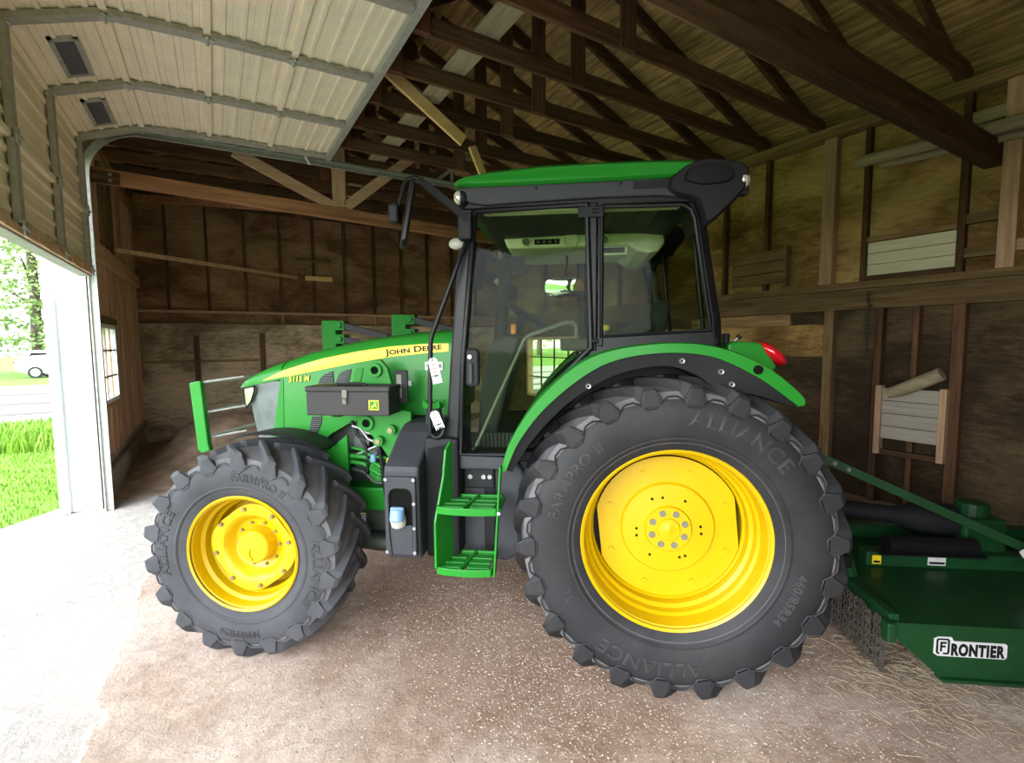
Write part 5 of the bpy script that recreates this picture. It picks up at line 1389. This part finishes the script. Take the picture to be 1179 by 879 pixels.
# boarding steps
sp = MB(); sp.prism([(-1.0, 0.575), (-1.025, 0.60), (-1.025, 0.84), (-0.94, 1.06), (-0.935, 1.10), (-0.915, 1.19), (-0.87, 1.225), (-0.82, 1.215), (-0.81, 1.05), (-0.825, 0.98), (-0.82, 0.80), (-0.79, 0.60), (-0.79, 0.575)], 'x', -1.192, -1.180)
for v_ in sp.bm.verts: v_.co.x += (v_.co.y + 1.02) * 0.30
steps = part(sp, 'step_plate', 'green', bevel=0.003)
for z, dx in ((0.905, 0.0), (0.588, -0.03)):
    tr = MB()
    xa, xb = -1.185 + dx * 0.2, -0.868 + dx
    rim_pts = crom([(xa, -0.80), (xa, -0.985), (xa + 0.03, -1.025), (xa + 0.16, -1.04), (xb - 0.03, -1.03), (xb, -1.0), (xb, -0.80)], 4)
    a = [Vector((x, y, z - 0.022)) for x, y in rim_pts]; b = [Vector((x, y, z + 0.016)) for x, y in rim_pts]
    c2 = [Vector(((x - (xa + xb) / 2) * 0.95 + (xa + xb) / 2, y + 0.012, z + 0.016)) for x, y in rim_pts]; d2 = [Vector((v.x, v.y, z - 0.022)) for v in c2]
    tr.loft([[p, q_, r_, s_] for p, q_, r_, s_ in zip(a, b, c2, d2)])
    tr.box(xa, xb, -0.81, -0.79, z - 0.022, z + 0.016)
    for yy in (-0.86, -0.92, -0.975):
        for x0, x1 in ((xa + 0.02, (xa + xb) / 2 - 0.012), ((xa + xb) / 2 + 0.012, xb - 0.02)):
            tr.box(x0, x1, yy - 0.022, yy + 0.022, z - 0.004, z + 0.010)
    tr.beam(((xa + xb) / 2 - 0.02, -1.03, z + 0.006), ((xa + xb) / 2 + 0.03, -0.80, z + 0.006), 0.016, 0.024)
    part(tr, 'step_tread', 'green', steps, bevel=0.003)
q = MB(); q.beam((-0.853, -0.99, 1.13), (-0.888, -1.0, 0.565), 0.05, 0.010, (1, 0, 0)); q.box(-0.875, -0.855, -1.0, -0.80, 0.89, 0.915); part(q, 'step_side_bar', 'green', steps, bevel=0.003)
q = MB(); q.cyl((-0.862, -1.025, 0.895), (-0.862, -1.01, 0.895), 0.009, n=8); part(q, 'step_bolt', 'galv', steps)

# hand rail, mirrors
q = MB(); q.tube(crom([(-1.045, -0.83, 2.262), (-1.08, -0.86, 2.16), (-1.128, -0.87, 2.03), (-1.20, -0.87, 1.85), (-1.226, -0.87, 1.78), (-1.236, -0.87, 1.70), (-1.246, -0.87, 1.30), (-1.238, -0.87, 1.262), (-1.215, -0.87, 1.245), (-1.185, -0.865, 1.258), (-1.172, -0.85, 1.30), (-1.170, -0.82, 1.34)], 4), 0.0125, 10)
part(q, 'hand_rail', 'trimblk', smooth=60)
for s in (-1, 1):
    q = MB(); q.box(-1.075, -1.005, s * 0.86 - 0.035, s * 0.86 + 0.035, 2.27, 2.40); mb_ = part(q, 'mirror_bracket', 'black', bevel=0.008)
    q = MB(); q.beam((-1.02, s * 0.88, 2.365), (-1.245, s * 0.95, 2.545), 0.03, 0.035); q.tube(crom([(-1.245, s * 0.95, 2.55), (-1.275, s * 0.955, 2.562), (-1.315, s * 0.96, 2.545), (-1.335, s * 0.965, 2.49), (-1.358, s * 0.97, 2.40)], 4), 0.010, 8); part(q, 'mirror_arm', 'trimblk', mb_, smooth=40)
    q = MB(); q.box(-1.385, -1.335, s * 0.99 - 0.05, s * 0.99 + 0.03, 2.33, 2.42); part(q, 'mirror_clamp', 'black', mb_, bevel=0.012)
    q = MB()
    q.loft([[Vector((-1.30 + 0.055 * (z - 2.37) / 0.3 * 1.0 + dx, s * 0.985 + yy * w, z)) for dx, yy in ((-0.012, -1), (0.012, -1.05), (0.016, 0), (0.012, 1.05), (-0.012, 1), (-0.020, 0))] for z, w in ((2.215, 0.05), (2.235, 0.085), (2.37, 0.095), (2.50, 0.085), (2.525, 0.05))])
    pv = Vector((-1.30, s * 0.985, 2.37)); q.xf(Matrix.Translation(pv) @ Matrix.Rotation(R(-16 * s) if s > 0 else R(18), 4, 'Z') @ Matrix.Translation(-pv))
    hd = part(q, 'door_mirror', 'trimblk', mb_, smooth=40, bevel=0.006)
    q = MB(); q.ball((-1.10, s * 0.80, 2.265), (0.045, 0.03, 0.030), 14, 8); part(q, 'indicator_lamp', 'galv_dull', smooth=80)
# far-side glazing edge box seen through the windscreen pillar
q = MB(); q.box(-1.02, -0.95, 0.80, 0.88, 2.10, 2.24); part(q, 'far_mirror_head', 'black', bevel=0.02)

# three point linkage at the back
for s in (-1, 1):
    q = MB(); q.beam((0.30, s * 0.36, 0.52), (1.12, s * 0.42, 0.46), 0.04, 0.07); lk = part(q, 'lower_link', 'trimblk', bevel=0.01)
    q = MB(); q.beam((0.35, s * 0.38, 1.05), (0.75, s * 0.40, 0.50), 0.035, 0.035); part(q, 'lift_rod', 'green', lk)
q = MB(); q.beam((0.30, 0, 0.95), (1.0, 0, 1.02), 0.04, 0.05); part(q, 'top_link', 'steel', bevel=0.01)

# paper tags hanging on the hand rail
def tag_card(label, x, z, tilt, w, h, pink):
    c = TRM @ Vector((x, -0.889, z))
    o = thing('hang_tag', label, 'tag', 'paper tags on the hand rail', loc=c, rz=TA)
    Rm = Matrix.Rotation(R(tilt), 4, 'Y')
    q = MB(); q.prism([(-w / 2, -h), (-w / 2, -0.015), (-w / 2 + 0.012, 0), (w / 2 - 0.012, 0), (w / 2, -0.015), (w / 2, -h)], 'y', -0.001, 0.001); q.xf(Rm); q.build('card', M['white'], o)
    q = MB(); q.lathe([(-0.0015, 0.003), (-0.002, 0.0055), (0.0015, 0.0055)], (0, 0, -0.013), 14); q.xf(Rm); q.build('eyelet', M['ink'], o)
    for k in range(4):
        q = MB()
        zz = -0.035 - k * 0.020
        for j in range(4):
            ww = w * (0.10 + 0.08 * ((k * 3 + j * 5) % 3) / 2); x0 = -w * 0.38 + j * w * 0.2
            q.box(x0, x0 + ww, -0.0018, -0.001, zz - 0.005, zz + 0.005)
        q.xf(Rm); q.build('printed_line', M['redink' if k < pink else 'ink'], o)
    q = MB(); q.tube([(0, -0.002, -0.013), (0.004, 0.002, 0.015), (0, 0.018, 0.028)], 0.0015, 5); q.build('tie_string', M['ink'], o)
tag_card('white paper tag on the hand rail, the upper one beside the bonnet label', -1.222, 1.668, -12, 0.05, 0.135, 3)
tag_card('white paper tag on the hand rail, the lower one just above the filler cap', -1.222, 1.388, -22, 0.05, 0.10, 2)
# ------------------------------------------------------------ rotary cutter behind the tractor
CB = TRM @ Vector((1.95, 0, 0))
CT = thing('rotary_cutter', 'dark green rotary mower deck behind the right rear wheel with a chain guard', 'mower', loc=CB, rz=TA)
SH = Matrix.Translation((-1.95, 0, 0))
def cpart(mb, name, m, parent=CT, **k):
    mb.xf(SH); return mb.build(name, M[m], parent, **k)
q = MB(); q.prism([(1.10, -0.82), (1.10, 0.86), (2.6, 0.86), (3.05, 0.45), (3.05, -0.45), (2.75, -0.82)], 'z', 0.315, 0.328); dk = cpart(q, 'deck', 'green_dk', bevel=0.004)
for s in (-1, 1):
    q = MB(); q.prism([(1.10, 0.33), (1.10, 0.27), (1.13, 0.24), (1.33, 0.06), (2.74, 0.06), (2.74, 0.33)], 'y', s * 0.82 - 0.006, s * 0.82 + 0.006); sk = cpart(q, 'side_skirt', 'green_dk', dk, bevel=0.002)
    q = MB(); q.box(1.33, 2.74, s * 0.82 - 0.03, s * 0.82 + 0.03, 0.045, 0.062); cpart(q, 'skid_shoe', 'green_dk', sk, bevel=0.004)
    if s < 0: skirt = sk
q = MB(); q.box(1.10, 1.15, -0.80, 0.84, 0.30, 0.36); cpart(q, 'front_channel', 'green_dk', dk, bevel=0.006)
q = MB(); q.box(1.06, 1.10, -0.86, -0.80, 0.24, 0.34); cpart(q, 'corner_gusset', 'green_dk', dk, bevel=0.008)
for y, x0, x1 in ((-0.12, 1.35, 2.9), (0.35, 1.35, 2.7)):
    q = MB(); q.box(x0, x1, y - 0.05, y + 0.05, 0.328, 0.42); cpart(q, 'deck_channel', 'green_dk', dk, bevel=0.006)
q = MB(); q.box(1.95, 2.2, -0.10, 0.16, 0.33, 0.62); q.cyl((2.08, 0.03, 0.6), (2.08, 0.03, 0.70), 0.09, n=16); gb = cpart(q, 'gearbox', 'green_dk', bevel=0.02)
q = MB(); q.tube([(0.55, 0, 0.70), (0.9, 0, 0.68), (1.6, 0.02, 0.60), (1.75, 0.03, 0.585), (1.95, 0.03, 0.57)], 0.05, 14, [0.07, 0.055, 0.055, 0.10, 0.11]); cpart(q, 'driveline_shield', 'black', smooth=40)
q = MB(); q.cyl((1.45, -0.18, 0.475), (1.95, -0.18, 0.475), 0.055, n=14); q.box(1.4, 2.0, -0.22, -0.14, 0.42, 0.43); cpart(q, 'deck_cylinder', 'trimblk', smooth=40)
for s in (-1, 1):
    q = MB(); q.beam((1.00, s * 0.12, 1.04), (2.50, s * 0.42, 0.36), 0.05, 0.016, (0, 1, 0)); rod = cpart(q, 'brace_bar', 'green_dk')
    q = MB(); q.beam((1.14, s * 0.40, 0.36), (1.02, s * 0.12, 1.06), 0.05, 0.05); cpart(q, 'hitch_upright', 'green_dk', bevel=0.006)
    for k in range(3):
        b = MB(); p = Vector((1.0, s * 0.12, 1.04)).lerp(Vector((2.5, s * 0.42, 0.36)), 0.04 + 0.05 * k); b.cyl((p.x, p.y - 0.03, p.z), (p.x, p.y + 0.03, p.z), 0.012, n=8); cpart(b, 'brace_bolt', 'steel', rod)
# chains hanging along the front edge
q = MB()
y = -0.78
while y < 0.75:
    z = 0.30; k = 0
    ox = random.uniform(-0.01, 0.01)
    while z > 0.03:
        pts = []
        for j in range(9):
            t = 2 * math.pi * j / 8
            a, b = 0.011 * math.cos(t), 0.019 * math.sin(t)
            pts.append((1.085 + ox + (a if k % 2 else 0), y + (0 if k % 2 else a), z + b))
        q.tube(pts, 0.0048, 5); z -= 0.027; k += 1
    y += 0.034
cpart(q, 'chain_guard', 'chain', smooth=60, kind='stuff')
# FRONTIER name plate on the near skirt
def skp(x, y, d): return Vector((x, -0.8262 - d, y))
def logo(x0, x1, z0, z1):
    h = z1 - z0
    q = MB()
    L = x1 - x0
    bg_ = [(x0, z0 + 0.12 * h), (x0 + 0.02, z0), (x1 - 0.01, z0), (x1, z0 + 0.1 * h), (x1, z1 - 0.28 * h), (x1 - 0.01, z1 - 0.2 * h), (x0 + L * 0.27, z1 - 0.2 * h), (x0 + L * 0.24, z1), (x0 + 0.02, z1), (x0, z1 - 0.12 * h)]
    q.prism(bg_, 'y', -0.829, -0.8255); pl_ = cpart(q, 'name_plate', 'white', skirt)
    # rounded box round the F, open at the lower right
    a, b = x0 + L * 0.03, x0 + L * 0.215
    c, d = z0 + 0.10 * h, z1 - 0.08 * h
    t = L * 0.026; r_ = L * 0.035
    q = MB()
    def arc(cx, cz, r, a0, a1, n=5): return [(cx + r * math.cos(R(a0 + (a1 - a0) * k / n)), cz + r * math.sin(R(a0 + (a1 - a0) * k / n))) for k in range(n + 1)]
    outer = [(a + L * 0.05, c)] + arc(a + r_, c + r_, r_, 270, 180) + arc(a + r_, d - r_, r_, 180, 90) + arc(b - r_, d - r_, r_, 90, 0) + arc(b - r_, c + r_, r_, 0, -90) + [(a + L * 0.10, c)]
    ri = r_ - t * 0.7
    inner = [(a + L * 0.05, c + t)] + arc(a + t + ri, c + t + ri, ri, 270, 180) + arc(a + t + ri, d - t - ri, ri, 180, 90) + arc(b - t - ri, d - t - ri, ri, 90, 0) + arc(b - t - ri, c + t + ri, ri, 0, -90) + [(a + L * 0.10, c + t)]
    q.loft([[Vector((o[0], -0.8305, o[1])), Vector((i[0], -0.8305, i[1])), Vector((i[0], -0.829, i[1])), Vector((o[0], -0.829, o[1]))] for o, i in zip(outer, inner)])
    cpart(q, 'logo_box', 'ink', pl_)
    q = MB()
    fx, fz, fh, fwid = a + L * 0.055, c + h * 0.14, (d - c) * 0.62, L * 0.085
    q.prism([(fx, fz), (fx + t, fz), (fx + t, fz + fh * 0.42), (fx + fwid * 0.85, fz + fh * 0.42), (fx + fwid * 0.85, fz + fh * 0.62), (fx + t, fz + fh * 0.62), (fx + t, fz + fh * 0.80), (fx + fwid, fz + fh * 0.80), (fx + fwid, fz + fh), (fx, fz + fh)], 'y', -0.8305, -0.829)
    cpart(q, 'logo_letter', 'ink', pl_)
    geo = text_geo('RONTIER', 1.0, 0.055, spacing=1.14)
    wd = max(v[0] for v in geo[0]); ht = max(v[1] for v in geo[0])
    sx_ = (L * 0.735) / wd; sz_ = h * 0.60 / ht
    q = MB(); put_text(q, geo, lambda x, y, dd: Vector((x0 + L * 0.235 + x * sx_, -0.829 - dd, z0 + 0.10 * h + y * sz_)), 0.0015)
    cpart(q, 'lettering', 'ink', pl_)
logo(1.295, 1.625, 0.172, 0.272)
for x0, x1, y, z0, z1, m in ((1.38, 1.43, -0.175, 0.345, 0.40, 'stripe'), (1.70, 1.80, -0.175, 0.350, 0.40, 'white')):
    q = MB(); q.box(x0, x1, y - 0.001, y + 0.004, z0, z1); lb_ = cpart(q, 'warning_label', m, dk)
    q = MB(); q.box(x0 + 0.006, x1 - 0.006, y - 0.002, y - 0.001, z0 + 0.008, z0 + 0.022); cpart(q, 'label_print', 'ink', lb_)
q = MB(); q.box(1.092, 1.097, -0.20, -0.08, 0.33, 0.46); q.box(1.097, 1.12, -0.22, -0.06, 0.32, 0.47); pl_ = cpart(q, 'warning_label', 'white', dk)
q = MB(); q.box(1.0895, 1.092, -0.19, -0.09, 0.39, 0.44); cpart(q, 'label_print', 'ink', pl_)
wt_ = thing('hang_tag', 'white paper tag tied to the mower brace bar at the right edge', 'tag', loc=TRM @ Vector((2.055, -0.375, 0.555)), rz=TA)
q = MB(); q.box(-0.03, 0.03, -0.001, 0.001, -0.10, 0.0); q.xf(Matrix.Rotation(R(-35), 4, 'Y')); q.build('card', M['white'], wt_)
q = MB(); q.tube([(0, 0, -0.01), (0.0, 0.01, 0.01), (0.0, 0.03, 0.02)], 0.0015, 5); q.build('tie_string', M['ink'], wt_)

# ------------------------------------------------------------ litter on the floor
def chips(name, mname, n, regs, s0, s1, label, cat, flat=0.4):
    q = MB()
    for i in range(n):
        cx_, cy_, rx, ry = random.choice(regs)
        x = random.gauss(cx_, rx); y = random.gauss(cy_, ry)
        if not (-0.5 < x < 5.9 and -0.5 < y < 10): continue
        s = random.uniform(s0, s1); a = random.uniform(0, 6.28)
        u = Vector((math.cos(a), math.sin(a), 0)); v = Vector((-math.sin(a), math.cos(a), 0)) * random.uniform(0.4, 0.9)
        c = Vector((x, y, 0.0005)); hgt = Vector((0, 0, s * flat * random.uniform(0.6, 1.4)))
        q.faces([c + u * s, c + v * s, c - u * s, c - v * s, c + u * s * 0.5 + hgt, c - u * s * 0.5 + hgt], [(0, 1, 4), (1, 2, 5, 4), (2, 3, 5), (3, 0, 4, 5)])
    tag(q.build(name, M[mname]), label, cat, kind='stuff')
REG = [(1.45, 3.3, 0.55, 0.35), (1.5, 2.6, 0.45, 0.40), (1.45, 1.75, 0.35, 0.35), (1.7, 1.9, 0.6, 0.6), (2.3, 1.0, 0.6, 0.4), (1.1, 2.3, 0.5, 0.8)]
chips('kernel_litter', 'chip', 9000, REG, 0.0025, 0.0065, 'pale kernels and chaff scattered over the floor between the wheels', 'litter')
chips('crumb_litter', 'crumb', 9000, REG[:4] + [(1.2, 3.9, 0.5, 0.4)], 0.002, 0.007, 'brown crumbs of dirt and chaff on the floor by the steps', 'litter')
chips('fine_litter', 'crumb', 2500, [(0.7, 2.4, 0.8, 0.9), (1.6, 1.2, 0.8, 0.5)], 0.002, 0.006, 'thin spread of brown crumbs on the bare floor', 'litter')
q = MB()
for i in range(800):
    t = random.random()
    p = TRM @ Vector((random.gauss(1.25, 0.22), random.gauss(-0.75, 0.22), 0.004 + abs(random.gauss(0, 0.010))))
    a = random.uniform(0, 6.28); L = random.uniform(0.02, 0.09); d = Vector((math.cos(a), math.sin(a), random.uniform(-0.1, 0.25))) * L; w = Vector((-math.sin(a), math.cos(a), 0)) * 0.0016
    q.faces([p - w, p + w, p + d + w * 0.5, p + d - w * 0.5, p + Vector((0, 0, 0.002)), p + d + Vector((0, 0, 0.002))], [(0, 1, 2, 3), (0, 4, 5, 3), (1, 4, 5, 2)])
tag(q.build('straw_litter', M['straw']), 'wisps of dry straw on the floor under the mower corner', 'straw', kind='stuff')

# ------------------------------------------------------------ outside
q = MB(); q.box(-90, 90, -60, 120, -0.5, -0.1); q.build('lawn', M['lawn'], kind='structure')
q = MB(); q.box(-60, 30, 15.0, 31.0, -0.2, -0.085); q.build('gravel_drive', M['gravel'], kind='structure')
for yy, w in ((17.0, 0.45), (19.3, 0.4), (22.5, 0.6), (26.5, 0.6)):
    q = MB(); q.prism([(-60, yy - w), (30, yy - w - 2), (30, yy + w * 0.6 - 2), (-60, yy + w * 0.6)], 'z', -0.12, -0.075); q.build('wheel_rut', M['rut'], kind='structure')
def blades(name, n, x0, x1, y0, y1, h0, h1, label):
    q = MB()
    for i in range(n):
        x = random.uniform(x0, x1); y = random.uniform(y0, y1)
        if x > -1.5 and y < 12: continue
        if x > -2.7 - (6.4 - y) * 1.3 and y < 6.7: continue
        a = random.uniform(0, 6.28); h = random.uniform(h0, h1); w = 0.006 + h * 0.03
        c = Vector((x, y, -0.1)); u = Vector((math.cos(a), math.sin(a), 0)); l = Vector((random.uniform(-1, 1), random.uniform(-1, 1), 0)) * h * 0.35
        q.faces([c - u * w, c + u * w, c + l * 0.4 + u * w * 0.7 + Vector((0, 0, h * 0.6)), c + l * 0.4 - u * w * 0.7 + Vector((0, 0, h * 0.6)), c + l + Vector((0, 0, h))], [(0, 1, 2, 3), (3, 2, 4)])
    tag(q.build(name, M['grass']), label, 'grass', kind='stuff')
blades('tall_grass', 9000, -7.5, -1.4, 11.4, 14.9, 0.12, 0.34, 'taller bright green grass growing along the pale gravel drive')
blades('lawn_grass', 16000, -6.0, -1.4, 5.2, 11.4, 0.02, 0.07, 'short mown lawn grass just outside the open door')

def tree(label, x, y, h, r, shape, m, n, trunk_r, base=0.12):
    t = thing('tree', label, 'tree', 'trees beyond the gravel drive', loc=(x, y, -0.1))
    q = MB(); q.tube([(0, 0, 0), (0.1, 0, h * 0.3), (0, 0.1, h * 0.6), (0, 0, h * 0.95)], trunk_r, 10, [trunk_r, trunk_r * 0.8, trunk_r * 0.5, 0.03])
    for k in range(9):
        a = k * 2.4; z = h * (base + 0.1 + 0.07 * k)
        q.tube([(0, 0, z), (math.cos(a) * r * 0.4, math.sin(a) * r * 0.4, z + h * 0.05), (math.cos(a) * r * 0.7, math.sin(a) * r * 0.7, z + h * 0.08)], 0.08, 6, [trunk_r * 0.35, trunk_r * 0.2, 0.02])
    q.build('trunk', M['bark'], t, smooth=50)
    q = MB()
    for i in range(n):
        u = random.random(); a = random.uniform(0, 6.28)
        if shape == 'cone':
            z = h * (base + (1 - base) * u); rr = r * (1 - u) ** 0.8 * (0.75 + 0.25 * math.sin(z * 5)) * random.uniform(0.45, 1.05) + 0.1
        else:
            ph = math.acos(random.uniform(-1, 1)); k = random.uniform(0.55, 1.05) * (1 + 0.18 * math.sin(3 * a + 4 * ph))
            z = h * (base + (1 - base) * 0.5) + math.cos(ph) * h * (1 - base) * 0.5 * k; rr = r * math.sin(ph) * k
        c = Vector((rr * math.cos(a), rr * math.sin(a), z)); s = random.uniform(0.10, 0.24) * (r / 4) ** 0.3
        u_ = Vector((random.gauss(0, 1), random.gauss(0, 1), random.gauss(0, 0.6))).normalized() * s; v_ = Vector((random.gauss(0, 1), random.gauss(0, 1), random.gauss(0, 0.6))).normalized() * s
        q.faces([c - u_, c + v_ * 0.6, c + u_, c - v_ * 0.6], [(0, 1, 2), (0, 2, 3)])
    q.build('foliage', M[m], t)
tree('tall light green tree behind the white car, its pointed top against the white sky', -10.5, 46, 20, 4.6, 'cone', 'leaf', 9000, 0.35, 0.06)
tree('blue green conifer just right of the tall light green tree behind the white car', -6.6, 46, 13, 3.4, 'cone', 'leaf2', 7000, 0.3, 0.05)
tree('yellow green leafy tree at the left edge of the view through the door', -16.5, 38, 10, 3.6, 'round', 'leaf', 7000, 0.3, 0.08)
tree('dark green tree far to the right seen through the side window', 48, 40, 13, 6.5, 'round', 'leaf2', 5000, 0.4, 0.05)
tree('broad green tree in the middle of the row seen through the side window', 40, 58, 14, 6.5, 'round', 'leaf', 5000, 0.4, 0.05)
tree('dark round tree at the left of the row seen through the side window', 27, 66, 13, 6.0, 'round', 'leaf2', 5000, 0.4, 0.05)

# white car beyond the drive
car = thing('car', 'white crossover car parked beyond the gravel drive under the trees', 'car', loc=(-7.4, 39.0, -0.1), rz=R(-6))
side = [(-2.30, 0.45), (-2.34, 0.75), (-2.28, 1.02), (-2.05, 1.10), (2.2, 0.95), (2.38, 0.70), (2.36, 0.40), (1.9, 0.28), (-1.9, 0.28)]
q = MB(); q.loft([[Vector((x, s * 0.90 * k, z)) for x, z in side] for s, k in ((-1, 0.93), (-1, 1.0), (1, 1.0), (1, 0.93))] if False else [[Vector((x * kx, y, z)) for x, z in side] for y, kx in ((-0.92, 0.97), (-0.86, 1.0), (0.86, 1.0), (0.92, 0.97))])
q.build('body', M['carwhite'], car, smooth=35, bevel=0.03)
gh = [(-2.15, 1.06), (-1.85, 1.50), (-1.55, 1.60), (0.1, 1.62), (0.5, 1.56), (1.25, 1.05)]
q = MB(); q.loft([[Vector((x, y, 1.06 + (z - 1.06) * k)) for x, z in gh] for y, k in ((-0.84, 0.0), (-0.80, 0.3), (-0.66, 0.97), (-0.5, 1.0), (0.5, 1.0), (0.66, 0.97), (0.80, 0.3), (0.84, 0))]); q.build('cabin', M['carwhite'], car, smooth=35)
for y in (-1, 1):
    q = MB(); q.loft([[Vector((x, y * (0.80 - (z - 1.1) * 0.30) + y * o, z)) for x, z in ((-1.75, 1.14), (-1.60, 1.46), (0.1, 1.48), (0.35, 1.44), (0.9, 1.14))] for o in (0.03, 0.0)]); q.build('side_window', M['ink'], car)
q = MB(); q.loft([[Vector((-2.10 + o, y, 1.12)) for y in (-0.68, 0.68)] + [Vector((-1.90 + o, y, 1.44)) for y in (0.6, -0.6)] for o in (-0.03, 0.05)]); q.build('rear_window', M['ink'], car)
for y in (-0.72, 0.72):
    q = MB(); q.box(-2.35, -2.22, y - 0.17, y + 0.17, 0.86, 0.98); q.build('tail_lamp', M['red'], car, bevel=0.02)
for x in (-1.4, 1.4):
    for y in (-0.84, 0.84):
        q = MB(); q.cyl((x, y - 0.1, 0.33), (x, y + 0.1, 0.33), 0.34, n=24); w = q.build('wheel', M['rubber'], car, smooth=40)
        q = MB(); q.cyl((x, y - 0.112, 0.33), (x, y + 0.112, 0.33), 0.22, n=16); q.build('wheel_cover', M['galv'], w)
